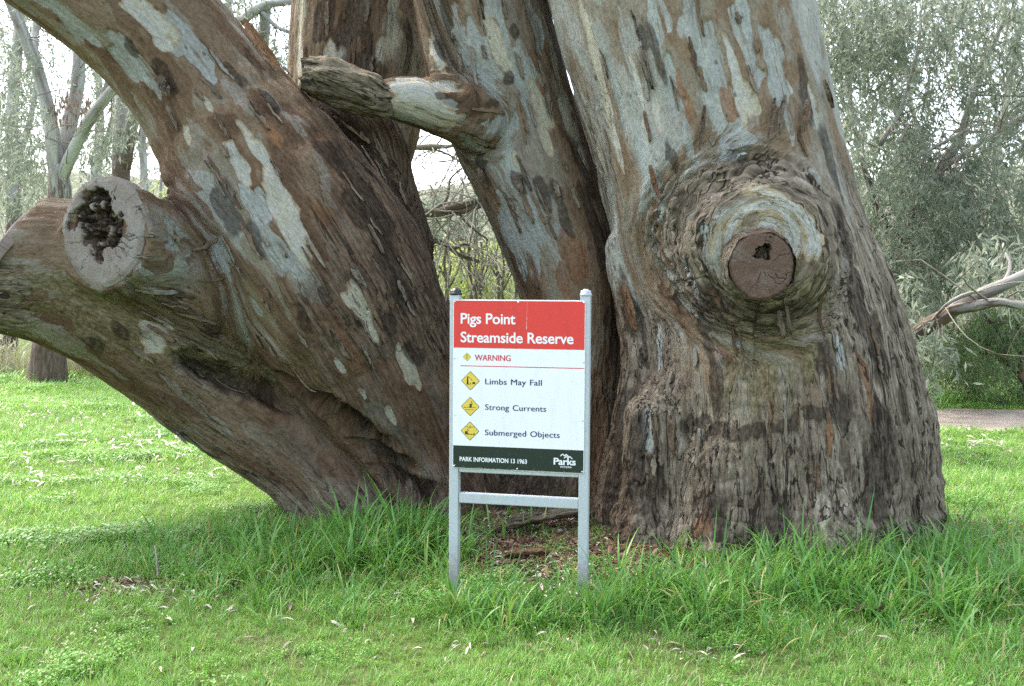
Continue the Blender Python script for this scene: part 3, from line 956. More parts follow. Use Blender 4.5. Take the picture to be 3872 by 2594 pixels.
# wrinkled collar: folds that circle the knot
wr = kr + 0.022 * noise(np.stack([kth * 1.1, kr * 3, kth * 0], -1)) + 0.012 * noise(main.V * 9)
fold = np.abs(((wr * 21 + 1.3 * noise(np.stack([kt2 * 1.5, kr * 5, ka * 2], -1)) + 0.35 * noise(main.V * 14)) % 1) - 0.5) * 2
fold = sstep(0.25, 0.9, fold)
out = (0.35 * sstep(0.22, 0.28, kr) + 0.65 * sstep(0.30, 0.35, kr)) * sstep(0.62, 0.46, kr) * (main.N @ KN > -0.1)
main.at['dark'] = np.maximum(main.at['dark'], out * (1 - fold) * 0.75 * (0.5 + noise(main.V * 4)))  # fold valleys get their shade painted into the colour
main.push(0.044 * out * (0.5 + 1.2 * np.abs(noise(main.V * 5))) * (fold - 0.5) * (0.55 + 0.45 * np.sin(kth + 0.3)) - 0.012 * (kr < 0.3) * kw * fold * 0.3)
lopk = kw * sstep(0.24, 0.34, kr)
main.push(0.030 * lopk * fbm(main.V * 4.2 + 3, 3) + 0.010 * kw * sstep(0.2, 0.3, kr) * fbm(np.stack([kt2 * 3.2, kr * 9, ka * 3], -1), 3))
rad_c = sstep(0.07, 0.0, np.abs(noise(np.stack([kt2 * 4.5 + 3, kr * 1.2, 0 * kr], -1) + 0.5 * noise(main.V * 7)[:, None])))
main.push(-0.014 * rad_c * kw * sstep(0.26, 0.36, kr))
# cross folds below the knot
bel = sstep(300, 330, y) * sstep(440, 380, y) * sstep(680, 720, x) * sstep(870, 820, x)
main.push(bel * 0.016 * noise(np.stack([main.V[:, 0] * 1.6, main.V[:, 1] * 1.6, main.V[:, 2] * 17], -1)))
bas = sstep(0.75, 0.15, main.V[:, 2])
main.push(bas * (0.022 * fbm(np.stack([main.V[:, 0] * 3.5, main.V[:, 1] * 3.5, main.V[:, 2] * 11], -1), 3) + 0.030 * fbm(np.stack([main.V[:, 0] * 4.5, main.V[:, 1] * 4.5, main.V[:, 2] * 1.6], -1) + 9, 3)))
main.weather(0.026, 0.020, 0.020)
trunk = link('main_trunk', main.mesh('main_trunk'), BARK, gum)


# --- sawn wood
def sawn_material():
    m = M('sawn_wood')
    p = m.attr('disc', 'Vector')                       # x,y on the face, z = depth of decay
    sp = m.n('SeparateXYZ', {0: p})
    tone = m.attr('tone')
    r = m.n('VectorMath', {0: m.n('CombineXYZ', {0: sp.outputs[0], 1: sp.outputs[1]}).outputs[0]}, operation='LENGTH').outputs['Value']
    nz = m.noise(p, 7, 4)
    fine = m.noise(p, 90, 5, 0.7)
    rr = m.math('ADD', m.math('MULTIPLY', r, 430), m.math('MULTIPLY', nz, 60))
    rg = m.math('MULTIPLY_ADD', m.math('SINE', rr), 0.5, 0.5)
    grey = m.mix(m.math('MULTIPLY', rg, 0.6), (0.225, 0.21, 0.185), (0.29, 0.272, 0.24))
    grey = m.mix(m.smooth(nz, 0.35, 0.65), m.mix(0.5, grey, (0.20, 0.155, 0.115)), grey)
    red = m.mix(m.math('MULTIPLY', rg, 0.6), (0.130, 0.082, 0.060), (0.180, 0.120, 0.092))
    red = m.mix(m.math('MULTIPLY', m.smooth(nz, 0.5, 0.7), 0.5), red, (0.235, 0.195, 0.17))
    grey = m.mix(m.math('MULTIPLY', m.smooth(r, 0.20, 0.06), 0.55), grey, (0.17, 0.13, 0.095))
    grey = m.mix(m.math('MULTIPLY', m.smooth(m.noise(p, 16, 5, 0.7), 0.5, 0.68), 0.5), grey, (0.12, 0.10, 0.085))
    c = m.mix(tone, grey, red)
    ang = m.n('Math', {0: sp.outputs[1], 1: sp.outputs[0]}, operation='ARCTAN2').outputs[0]
    cv = m.n('CombineXYZ', {0: m.math('MULTIPLY', m.math('SINE', ang), 1.0), 1: m.math('COSINE', ang), 2: m.math('MULTIPLY', r, 1.1)}).outputs[0]
    wob = m.n('VectorMath', {0: m.n('TexNoise', {'Vector': p, 'Scale': 14.0, 'Detail': 4.0}).outputs[1], 3: 0.22}, operation='SCALE').outputs[0]
    ck = m.n('TexVoronoi', {'Vector': m.n('VectorMath', {0: cv, 1: wob}, operation='ADD').outputs[0], 'Scale': 2.6}, feature='DISTANCE_TO_EDGE').outputs[0]
    crack = m.math('MULTIPLY', m.smooth(ck, 0.014, 0.004), m.smooth(m.noise(p, 5, 2), 0.46, 0.54))
    c = m.mix(m.math('MULTIPLY', crack, 0.9), c, (0.02, 0.016, 0.013))
    rot = m.smooth(sp.outputs[2], 0.006, 0.02)
    rc = m.ramp(m.noise(p, 38, 5, 0.65), [(0.40, (0.012, 0.009, 0.007)), (0.52, (0.060, 0.042, 0.030)), (0.66, (0.20, 0.155, 0.115))])
    c = m.mix(m.math('MULTIPLY', rot, 0.92), c, rc)
    c = m.mix(m.smooth(fine, 0.3, 0.75), m.mix(0.25, c, (0.03, 0.025, 0.02)), c)
    h = m.math('SUBTRACT', m.math('ADD', m.math('MULTIPLY', rg, 0.25), fine), m.math('MULTIPLY', crack, 2.0))
    m.bsdf(c, 0.85, m.bump(h, 0.6, 0.006), 0.15)
    return m.mat


SAWN = sawn_material()


def sawn_face(name, C, Nn, rad, asp, roll, tone, hollow, parent, seed, skirt=0.06, cracks=8):
    """end grain of a sawn limb: slab with a rim, decayed hollow and splits cut into it"""
    up = np.array([0, 0, 1.0])
    e1 = np.cross(up, Nn); e1 /= np.linalg.norm(e1)
    e2 = np.cross(Nn, e1)
    nr, na = 50, 240
    rr = np.linspace(0, 1, nr) ** 0.8
    aa = np.linspace(0, 2 * np.pi, na, endpoint=False)
    RR, AA = np.meshgrid(rr, aa, indexing='ij')
    X, Y = RR * np.cos(AA), RR * np.sin(AA)
    out = 1 + 0.07 * noise(np.stack([np.cos(aa) * 1.1 + seed, np.sin(aa) * 1.1, 0 * aa], -1)) + 0.02 * noise(np.stack([np.cos(aa) * 7 + seed, np.sin(aa) * 7, 0 * aa], -1))
    X, Y = X * out[None], Y * out[None] * asp
    c, s = math.cos(roll), math.sin(roll)
    X, Y = rad * (c * X - s * Y), rad * (s * X + c * Y)
    Q = np.stack([X.ravel(), Y.ravel(), np.zeros(X.size) + seed], -1)
    dep = np.zeros(X.size)
    for (hx, hy, hr, ha, hd) in hollow:
        dx, dy = (Q[:, 0] / rad - hx), (Q[:, 1] / rad - hy) / ha
        q = np.sqrt(dx ** 2 + dy ** 2) / hr + 0.6 * fbm(Q / rad * 4.3 + seed, 4)
        dep = np.maximum(dep, hd * sstep(1.0, 0.7, q) * np.clip(0.62 + 0.9 * fbm(Q / rad * 6.0, 3), 0.05, 1.4))
    rs = np.random.default_rng(int(seed * 10) + 5)
    rn = np.hypot(Q[:, 0], Q[:, 1]) / rad
    an = np.arctan2(Q[:, 1], Q[:, 0])
    for k in range(cracks):
        a0 = rs.uniform(-np.pi, np.pi)
        r0, r1 = rs.uniform(0.1, 0.5), rs.uniform(0.7, 1.02)
        w = rs.uniform(0.004, 0.008)
        dd = np.abs(np.sin(an - a0 - 0.25 * noise(np.stack([rn * 4 + k, 0 * rn, 0 * rn], -1)))) * rn
        m_ = (np.cos(an - a0) > 0) & (rn > r0) & (rn < r1)
        dep = np.maximum(dep, np.where(m_, 0.016 * sstep(w * 2, 0, dd), 0))
    wav = 0.004 * fbm(Q / rad * 3, 3)
    rim = sstep(0.90, 1.0, RR.ravel()) * 0.012
    Vv = C + Q[:, :1] * e1 + Q[:, 1:2] * e2 + (wav - dep - rim)[:, None] * Nn
    i, j = np.meshgrid(np.arange(nr - 1), np.arange(na), indexing='ij')
    Fq = np.stack([i * na + j, (i + 1) * na + j, (i + 1) * na + (j + 1) % na, i * na + (j + 1) % na], -1).reshape(-1, 4)
    sk = Vv[(nr - 1) * na:] - Nn * skirt
    nV = len(Vv)
    Vv = np.vstack([Vv, sk])
    j = np.arange(na)
    Fs = np.stack([(nr - 1) * na + j, nV + j, nV + (j + 1) % na, (nr - 1) * na + (j + 1) % na], -1)
    D = np.stack([Q[:, 0], Q[:, 1], dep], -1)
    D = np.vstack([D, D[(nr - 1) * na:nr * na]])
    me = mk_mesh(name, Vv, np.vstack([Fq, Fs]), True, {'disc': ('FLOAT_VECTOR', D), 'tone': ('FLOAT', np.full(len(Vv), tone))})
    return link(name, me, SAWN, parent)


gum_w = Matrix.Translation(gum.location)


def at_home(o):
    """parts are modelled in place; keep them there under the tree's root"""
    o.matrix_parent_inverse = gum_w.inverted()


o = sawn_face('sawn_face', FACE_C + FACE_N * 0.004, FACE_N, 0.272, 1.13, R(8), 0.0,
              [(-0.26, 0.36, 0.52, 0.85, 0.13), (-0.08, -0.04, 0.46, 0.9, 0.11), (-0.06, -0.40, 0.14, 1.9, 0.06), (0.26, 0.02, 0.36, 0.5, 0.07)], gum, 1.7, 0.10, 6)
o['label'] = 'grey sawn limb end with a rotted dark hollow and radial cracks'
o = sawn_face('sawn_face', END_C + END_N * 0.004, END_N, 0.36, 1.0, 0, 0.45, [], gum, 4.1, 0.06, 7)
o['label'] = 'cracked sawn limb end at the far left'

# stub inside the knot
SC_ = KC + KN * 0.20 - np.array([0, 0, 0.105]) + np.array([-0.02, 0, 0])
stub = spline(np.array([[*(SC_ - KN * t), r] for t, r in ((0.5, 0.212), (0.34, 0.207), (0.2, 0.200), (0.08, 0.190), (0.0, 0.176))]), 40)
Vt, Ft, Gt = tube(stub[::1, :3], stub[:, 3], 90, False, 0.012, 14)
rg = np.abs(((Gt[:, 2] * 16 + 0.5 * noise(Vt * 8)) % 1) - 0.5)
Vt = Vt + (Vt - (SC_ - ((SC_ - Vt) @ KN)[:, None] * KN)) * (0.06 * (rg - 0.25))[:, None]
z = np.zeros(len(Vt))
me = mk_mesh('knot_stub', Vt, Ft, True, {'grain': ('FLOAT_VECTOR', Gt[:, [2, 0, 1]] * [1, 1, 1] + 40), 'cover_a': ('FLOAT_VECTOR', np.stack([z + 0.45, z, z + 0.1], -1)),
                                     'cover_b': ('FLOAT_VECTOR', np.stack([z + 0.3, z, z], -1)), 'umber': ('FLOAT', z)})
so = link('knot_stub', me, BARK, gum)
o = sawn_face('sawn_face', SC_ + KN * 0.002, KN, 0.166, 1.08, 0, 1.0, [(0.0, 0.42, 0.30, 0.75, 0.16), (-0.12, 0.5, 0.16, 0.6, 0.12), (0.16, 0.5, 0.16, 0.5, 0.1)], so, 7.3, 0.03, 3)
o['label'] = 'dark red sawn face of the knot with a small black hole'

# broken dead branch beyond the swelling
bk = spline(px_chain([(392, 100, 6.72, 15), (378, 98, 6.68, 19), (358, 91, 6.64, 21), (335, 83, 6.6, 21), (316, 78, 6.58, 18), (304, 76, 6.56, 14)]), 60)
Vt, Ft, Gt = tube(bk[:, :3], bk[:, 3], 60, True, 0.03, 13)
tip = sstep(0.82, 1.0, Gt[:, 2] / Gt[:, 2].max())
axis = (bk[-1, :3] - bk[0, :3]); axis /= np.linalg.norm(axis)
Vt = Vt + axis * (tip * 0.05 * np.abs(noise(Vt * [30, 30, 30])))[:, None]
z = np.zeros(len(Vt))
me = mk_mesh('broken_branch', Vt, Ft, True, {'grain': ('FLOAT_VECTOR', Gt + 60), 'cover_a': ('FLOAT_VECTOR', np.stack([z + 0.85, z, z + 0.15 + 0.35 * sstep(0.02, -0.06, Vt[:, 2] - np.interp(Vt[:, 0], bk[::-1, 0], bk[::-1, 2]))], -1)),
                                         'cover_b': ('FLOAT_VECTOR', np.stack([z + 0.22, z, z + 0.45], -1)), 'umber': ('FLOAT', z)})
link('broken_branch', me, BARK, gum)


# loose bark ribbons hanging on the stems
def bark_ribbon(rows, w, curl, parent, seed, name='bark_ribbon', th=0.004, rough=0.5, rust=0.3, facing=None):
    K = px_chain(rows)
    A_ = spline(K[:, :3], 26)
    T, U, W_ = frames(A_)
    f = CAM_O - A_ if facing is None else np.broadcast_to(facing, A_.shape)
    side = np.cross(T, f)
    side /= np.linalg.norm(side, axis=1)[:, None]
    nrm = np.cross(side, T)
    nw = 7
    t = np.linspace(-1, 1, nw)
    s = np.linspace(0, 1, 26)
    wid = w * (0.25 + 0.75 * np.sin(np.pi * np.clip(s * 0.9 + 0.08, 0, 1)) ** 0.6) * (1 + 0.25 * noise(np.stack([s * 6 + seed, s * 0, s * 0], -1)))
    V1 = A_[:, None] + side[:, None] * (t[None, :, None] * wid[:, None, None]) + nrm[:, None] * (curl * wid[:, None] * t[None] ** 2 * (1 + s[:, None] * 0.8))[..., None]
    V1 = V1.reshape(-1, 3)
    V2 = V1 - np.repeat(nrm, nw, 0) * th
    n1 = len(V1)
    i, j = np.meshgrid(np.arange(25), np.arange(nw - 1), indexing='ij')
    a = (i * nw + j).ravel()
    F1 = np.stack([a, a + 1, a + nw + 1, a + nw], -1)
    F2 = F1[:, ::-1] + n1
    i = np.arange(25)
    e1 = np.stack([i * nw, (i + 1) * nw, (i + 1) * nw + n1, i * nw + n1], -1)
    e2 = np.stack([i * nw + nw - 1, i * nw + nw - 1 + n1, (i + 1) * nw + nw - 1 + n1, (i + 1) * nw + nw - 1], -1)
    Vv = np.vstack([V1, V2])
    G_ = np.stack([np.tile(np.outer(wid, t).ravel(), 2), np.zeros(2 * n1), np.tile(np.repeat(s * 0.6, nw), 2)], -1) + seed
    z = np.zeros(len(Vv))
    me = mk_mesh(name, Vv, np.vstack([F1, F2, e1, e2]), True, {'grain': ('FLOAT_VECTOR', G_), 'cover_a': ('FLOAT_VECTOR', np.stack([z + rough, z, z], -1)),
                                                             'cover_b': ('FLOAT_VECTOR', np.stack([z + rust, z, z], -1)), 'umber': ('FLOAT', z)})
    return link(name, me, BARK, parent)


def on(st, pts, lift=0.02):
    rows = []
    for px, py in pts:
        c = st.V[st.pick(px, py)]
        rows.append((px, py, c[1] - lift, 1))
    return rows


for st, pts, w, cu, ru in [(main, [(808, 100), (806, 115), (803, 132)], 0.022, 0.6, 0.5), (main, [(785, 95), (781, 115), (779, 135)], 0.014, 0.5, 0.1), (main, [(775, 98), (772, 118), (768, 138)], 0.012, 0.6, 0.1),
                           (main, [(622, 285), (628, 305), (635, 330)], 0.03, 0.8, 0.8), (main, [(824, 80), (829, 95), (833, 108)], 0.016, 0.5, 0.4),
                           (mid, [(545, 82), (548, 100), (552, 118)], 0.02, 0.4, 0.2), (mid, [(478, 168), (481, 176), (483, 184)], 0.022, 0.7, 0.3), (mid, [(515, 176), (518, 184), (522, 192)], 0.025, 0.7, 0.3),
                           (left, [(243, 20), (262, 45), (280, 70)], 0.03, 0.5, 0.8), (left, [(352, 268), (358, 276), (366, 288)], 0.02, 0.6, 0.2), (left, [(158, 76), (164, 86), (168, 96)], 0.03, 0.8, 0.3),
                           (main, [(705, 105), (702, 130), (700, 150)], 0.012, 0.7, 0.3), (main, [(650, 165), (655, 185), (660, 200)], 0.016, 0.6, 0.6)]:
    bark_ribbon(on(st, pts), w, cu, gum, random.uniform(0, 50), rust=ru)
bark_ribbon([(520, 415, 6.3, 1)] and [(176, 432, 6.5, 1), (181, 438, 6.45, 1), (187, 444, 6.44, 1)], 0.008, 0.4, gum, 3.0, 'bark_ribbon')


# small plates of bark lifting off the stems
rf = np.random.default_rng(41)


def bark_flake(st, px, py, ln, w):
    i = st.pick(px, py)
    c, t = st.V[i], st.T[i]
    idx = np.where(np.einsum('ij,ij->i', st.V - c, st.V - c) < (ln * 1.3) ** 2)[0]
    rows = []
    n0 = st.N[i]
    for k, s_ in enumerate((-0.5, -0.15, 0.2, 0.5)):
        q = c + t * ln * s_
        j = idx[np.argmin(np.einsum('ij,ij->i', st.V[idx] - q, st.V[idx] - q))]
        rows.append(st.V[j] + n0 * (0.004 + 0.020 * (k == 0) * rf.uniform(0.2, 1.0) + 0.004 * k))
    A_ = spline(np.array(rows), 9)
    T, U, W_ = frames(A_)
    side = np.cross(T, n0)
    side /= np.linalg.norm(side, axis=1)[:, None]
    nw = 5
    u = np.linspace(-1, 1, nw)
    s_ = np.linspace(0, 1, 9)
    wid = w * (0.35 + 0.65 * np.sin(np.pi * np.clip(s_ * 0.85 + 0.1, 0, 1))) * (1 + 0.5 * noise(np.stack([s_ * 7 + px, s_ * 0, s_ * 0], -1)))
    V1 = (A_[:, None] + side[:, None] * (u[None, :, None] * wid[:, None, None] * (1 + 0.25 * rf.normal(size=(9, nw, 1)))) + n0 * (0.35 * wid[:, None] * u[None] ** 2 * rf.uniform(0.2, 1.2))[..., None]).reshape(-1, 3)
    V2 = V1 - n0 * 0.005
    n1 = len(V1)
    a, b = np.meshgrid(np.arange(8), np.arange(nw - 1), indexing='ij')
    a = (a * nw + b).ravel()
    F1 = np.stack([a, a + 1, a + nw + 1, a + nw], -1)
    bo = np.concatenate([np.arange(nw), np.arange(1, 9) * nw + nw - 1, 8 * nw + np.arange(nw - 2, -1, -1), np.arange(7, 0, -1) * nw])
    b2 = np.roll(bo, -1)
    Vv = np.vstack([V1, V2])
    z = np.zeros(len(Vv))
    me = mk_mesh('bark_flake', Vv, np.vstack([F1, F1[:, ::-1] + n1, np.stack([bo, bo + n1, b2 + n1, b2], -1)]), True,
                 {'grain': ('FLOAT_VECTOR', np.tile(np.stack([np.outer(wid, u).ravel(), np.zeros(n1), np.repeat(s_ * ln, nw)], -1), (2, 1)) + rf.uniform(0, 60)),
                  'cover_a': ('FLOAT_VECTOR', np.stack([z + rf.uniform(0.1, 0.7), z, z], -1)), 'cover_b': ('FLOAT_VECTOR', np.stack([z + rf.uniform(0, 0.5), z, z], -1)), 'umber': ('FLOAT', z + rf.uniform(0, 0.35))})
    link('bark_flake', me, BARK, gum)


for st, spots in ((left, [(rf.uniform(130, 420), rf.uniform(30, 400)) for _ in range(80)]), (mid, [(rf.uniform(440, 600), rf.uniform(5, 280)) for _ in range(36)]), (main, [(rf.uniform(590, 830), rf.uniform(5, 150)) for _ in range(16)] + [(rf.uniform(640, 900), rf.uniform(310, 480)) for _ in range(30)]), (back, [(rf.uniform(300, 415), rf.uniform(5, 80)) for _ in range(14)])):
    for px, py in spots:
        x_, y_, d_ = proj(st.V[[st.pick(px, py)]])
        if abs(x_[0] - px) < 8 and abs(y_[0] - py) < 8:
            bark_flake(st, px, py, rf.uniform(0.06, 0.28), rf.uniform(0.006, 0.017))


# the crown high above the frame: it shades the foot of the tree
def leaf_cloud(C, n, L=(0.09, 0.17), W=(0.012, 0.02), droop=0.75, rng=None, sizes=None):
    """n narrow hanging leaves at points C (n,3): folded blades of two faces"""
    rng = rng or RNG
    d = rng.normal(size=(n, 3))
    d /= np.linalg.norm(d, axis=1)[:, None]
    d = d * (1 - droop) + np.array([0, 0, -1.0]) * droop
    d /= np.linalg.norm(d, axis=1)[:, None]
    sd = np.cross(d, rng.normal(size=(n, 3)))
    sd /= np.linalg.norm(sd, axis=1)[:, None]
    ln = rng.uniform(*L, n)[:, None]
    wd = rng.uniform(*W, n)[:, None]
    if sizes is not None:
        ln, wd = ln * sizes[:, None], wd * sizes[:, None]
    nn = np.cross(d, sd)
    v = np.stack([C, C + d * ln * 0.42 + sd * wd + nn * wd * 0.4, C + d * ln + nn * ln * 0.08, C + d * ln * 0.42 - sd * wd + nn * wd * 0.4], 1).reshape(-1, 3)
    f = np.arange(n)[:, None] * 4 + np.array([[0, 1, 2, 3]])
    return v, f


GUMLEAF = leafmat('gum_leaf', (0.052, 0.072, 0.036), (0.105, 0.125, 0.075), (0.20, 0.205, 0.14), 0.28)
rg_ = np.random.default_rng(77)
ub = Bag()
tips = []
for (a, r0, dirv, ln, nb_) in [(P(-150, -165, 6.5), 0.36, (-0.8, 0.1, 0.75), 5, 9), (P(378, -150, 8.1), 0.52, (-0.1, 0.5, 1), 6, 9), (P(455, -150, 7.25), 0.42, (-0.35, -0.35, 1), 6, 14), (P(655, -150, 6.85), 0.80, (0.1, 0.0, 1), 7, 16)]:
    dirv = np.array(dirv) / np.linalg.norm(dirv)
    pts = [a - dirv * 0.15]
    for k in range(5):
        pts.append(pts[-1] + dirv * ln / 5 + rg_.normal(size=3) * 0.18)
    S_ = spline(np.array(pts), 24)
    Vt, Ft, Gt = tube(S_, np.linspace(r0 * 0.97, r0 * 0.35, 24), 28, True, 0.02, 5)
    ub.add(Vt, Ft, grain=Gt + 80)
    for k in range(nb_):
        st_ = S_[rg_.integers(8, 24)]
        dv = rg_.normal(size=3) + [-0.15, 0.0, 0]
        dv[2] = abs(dv[2]) * 0.35 + 0.12
        dv /= np.linalg.norm(dv)
        e = st_ + dv * rg_.uniform(2.5, 6.0)
        bp = spline(np.array([st_, (st_ + e) / 2 + rg_.normal(size=3) * 0.4, e]), 12)
        Vt, Ft, Gt = tube(bp, np.linspace(0.14, 0.03, 12), 8)
        ub.add(Vt, Ft, grain=Gt + 80)
        tips.extend(bp[3:])
z = np.zeros(ub.n)
ub.A['cover_a'] = [np.stack([z + 0.2, z, z], -1)]
ub.A['cover_b'] = [np.stack([z, z + 0.2, z], -1)]
link('upper_limb', ub.mesh('upper_limb'), BARK, gum)
tips = np.array(tips)
cl = tips[rg_.integers(0, len(tips), 260)] + rg_.normal(size=(260, 3)) * [0.7, 0.7, 0.5]
cl = cl[(np.abs(cl[:, 0] + 0.6) < 3.6) & (np.abs(cl[:, 1] - 6.6) < 3.0)]
cl = cl[cl[:, 2] > 5.2]
C = np.repeat(cl, 60, 0) + rg_.normal(size=(len(cl) * 60, 3)) * 0.32
v, f = leaf_cloud(C, len(C), (0.13, 0.22), (0.022, 0.034), 0.5, rg_)
me = mk_mesh('crown', v, f, False, {'tint': ('FLOAT', np.repeat(rg_.uniform(0, 1, len(C)), 4))})
link('crown', me, GUMLEAF, gum)

for ch_ in [c for c in bpy.data.objects if c.parent == gum]:
    at_home(ch_)

# ================================================================== THE SIGN
def galv_material():
    m = M('galvanised_steel')
    co = m.n('TexCoord').outputs['Object']
    v = m.n('TexVoronoi', {'Vector': co, 'Scale': 160.0})
    s = m.n('SeparateXYZ', {0: v.outputs['Color']})
    n = m.noise(co, 9, 5)
    n2 = m.noise(m.vscale(co, (1, 1, 0.15)), 60, 4)
    c = m.mix(m.math('MULTIPLY', s.outputs[0], 0.5), (0.40, 0.44, 0.465), (0.50, 0.54, 0.565))
    c = m.mix(m.math('MULTIPLY', m.smooth(n, 0.5, 0.75), 0.35), c, (0.34, 0.36, 0.36))
    c = m.mix(m.math('MULTIPLY', m.smooth(n2, 0.62, 0.75), 0.4), c, (0.60, 0.63, 0.64))
    zz = m.n('SeparateXYZ', {0: co}).outputs[2]
    dirt = m.math('MULTIPLY', m.smooth(m.math('ADD', zz, m.math('MULTIPLY', m.noise(co, 40, 5, 0.7), -0.35)), 0.12, -0.12), 0.6)
    c = m.mix(dirt, c, (0.16, 0.125, 0.085))
    m.bsdf(c, 0.5, m.bump(n2, 0.12, 0.002), 0.5, Metallic=0.15)
    return m.mat


def film(name, col, vary=0.02, rough=0.38):
    m = M(name)
    co = m.n('TexCoord').outputs['Object']
    n = m.noise(m.vscale(co, (3, 3, 0.5)), 8, 6, 0.7)
    n2 = m.noise(co, 120, 3)
    c = m.mix(m.math('MULTIPLY', m.smooth(n, 0.48, 0.75), 0.32), col, tuple(x * 0.72 for x in col))
    c = m.mix(m.math('MULTIPLY', m.smooth(n2, 0.68, 0.72), 0.25), c, (0.35, 0.34, 0.3))
    m.bsdf(c, m.math('MULTIPLY_ADD', n, 0.25, rough - 0.1), None, 0.4)
    return m.mat


GALV = galv_material()
RED = film('red_film', (0.62, 0.042, 0.034))
WHITE = film('white_film', (0.73, 0.755, 0.76))
GREEN = film('dark_green_film', (0.010, 0.022, 0.016))
YEL = film('yellow_film', (0.66, 0.50, 0.07))
INK = plain('black_ink', (0.018, 0.02, 0.018), 0.5)
NAVY = plain('navy_ink', (0.022, 0.048, 0.13), 0.5)
CRIM = plain('crimson_ink', (0.58, 0.03, 0.06), 0.5)
LETTER = plain('white_ink', (0.74, 0.77, 0.78), 0.5, vary=0.02)
BLACKCAP = plain('black_plastic', (0.016, 0.016, 0.018), 0.35, 0.5)
SCREW = plain('screw_steel', (0.62, 0.63, 0.63), 0.35, 0.5, 0.6)
GRIME = plain('grime', (0.10, 0.085, 0.05), 0.9, 0.1, vary=0.4)

pl_, pr_ = P(454.3, 600, 4.94), P(582.8, 607, 4.80)
mid_ = (pl_ + pr_) / 2
yaw = math.atan2(pr_[1] - pl_[1], pr_[0] - pl_[0])
span = math.hypot(pr_[0] - pl_[0], pr_[1] - pl_[1])
sign = thing('park_sign', 'red white and dark green warning sign on two grey steel posts before the gum tree', 'sign', (mid_[0], mid_[1], 0), yaw)
PW = 0.044
for sx, mat in ((-1, BLACKCAP), (1, GALV)):
    po = link('post', bevel_box('post', sx * span / 2, 0, 0.62, PW, PW, 1.56, 0.005, 3), GALV, sign)
    # post cap: collar and low dome
    me = bpy.data.meshes.new('post_cap')
    bm = bmesh.new()
    bmesh.ops.create_cube(bm, size=1.0)
    bmesh.ops.scale(bm, vec=(PW + 0.006, PW + 0.006, 0.022), verts=bm.verts)
    top = [f for f in bm.faces if f.normal.z > 0.9]
    r = bmesh.ops.extrude_face_region(bm, geom=top)
    vv = [v for v in r['geom'] if isinstance(v, bmesh.types.BMVert)]
    bmesh.ops.translate(bm, vec=(0, 0, 0.016), verts=vv)
    bmesh.ops.scale(bm, vec=(0.62, 0.62, 1), verts=vv)
    bmesh.ops.delete(bm, geom=top, context='FACES')
    bmesh.ops.bevel(bm, geom=bm.edges[:], offset=0.007, segments=3, affect='EDGES')
    bmesh.ops.translate(bm, vec=(sx * span / 2, 0, 1.402), verts=bm.verts)
    bm.to_mesh(me)
    bm.free()
    for p_ in me.polygons:
        p_.use_smooth = True
    link('post_cap', me, mat, po)
PB, PT = 0.602, 1.376
PH, PWD = PT - PB, 0.612
inner = span - PW - 0.002
for z_, h_ in ((PT - 0.014, 0.034), (PB - 0.004, 0.032), (0.462, 0.046)):
    link('rail', bevel_box('rail', 0, 0.002, z_, inner, 0.036, h_, 0.004, 2), GALV, sign)
panel = link('panel', bevel_box('panel', 0, -PW / 2 - 0.003, (PB + PT) / 2, PWD, 0.005, PH, 0.001, 1), WHITE, sign)
panel['label'] = 'white face with red and dark green bands and printed warnings'
FY = -PW / 2 - 0.0055


def uv(u, v):
    return (-PWD / 2 + u * PWD, PT - v * PH)


def flat(name, pts, mat, lift, parent=panel, th=0.0004):
    """thin printed film in the sign's plane; pts in (x,z)"""
    n = len(pts)
    y0 = FY - lift
    V = [(x, y0, z) for x, z in pts] + [(x, y0 + th, z) for x, z in pts]
    me = bpy.data.meshes.new(name)
    me.from_pydata(V, [], [list(range(n))] + [[n + k for k in range(n)][::-1]] + [[k, n + k, n + (k + 1) % n, (k + 1) % n] for k in range(n)])
    me.update()
    return link(name, me, mat, parent)


def uvrect(name, u0, v0, u1, v1, mat, lift):
    a, b = uv(u0, v0), uv(u1, v1)
    return flat(name, [(a[0], b[1]), (b[0], b[1]), (b[0], a[1]), (a[0], a[1])], mat, lift)


e = 0.004
uvrect('red_band', e, e * 0.8, 1 - e, 0.282, RED, 0.0006)
uvrect('green_band', e, 0.864, 1 - e, 1 - e * 0.8, GREEN, 0.0006)
uvrect('divider_line', 0.057, 0.3865, 0.995, 0.3912, CRIM, 0.0006)


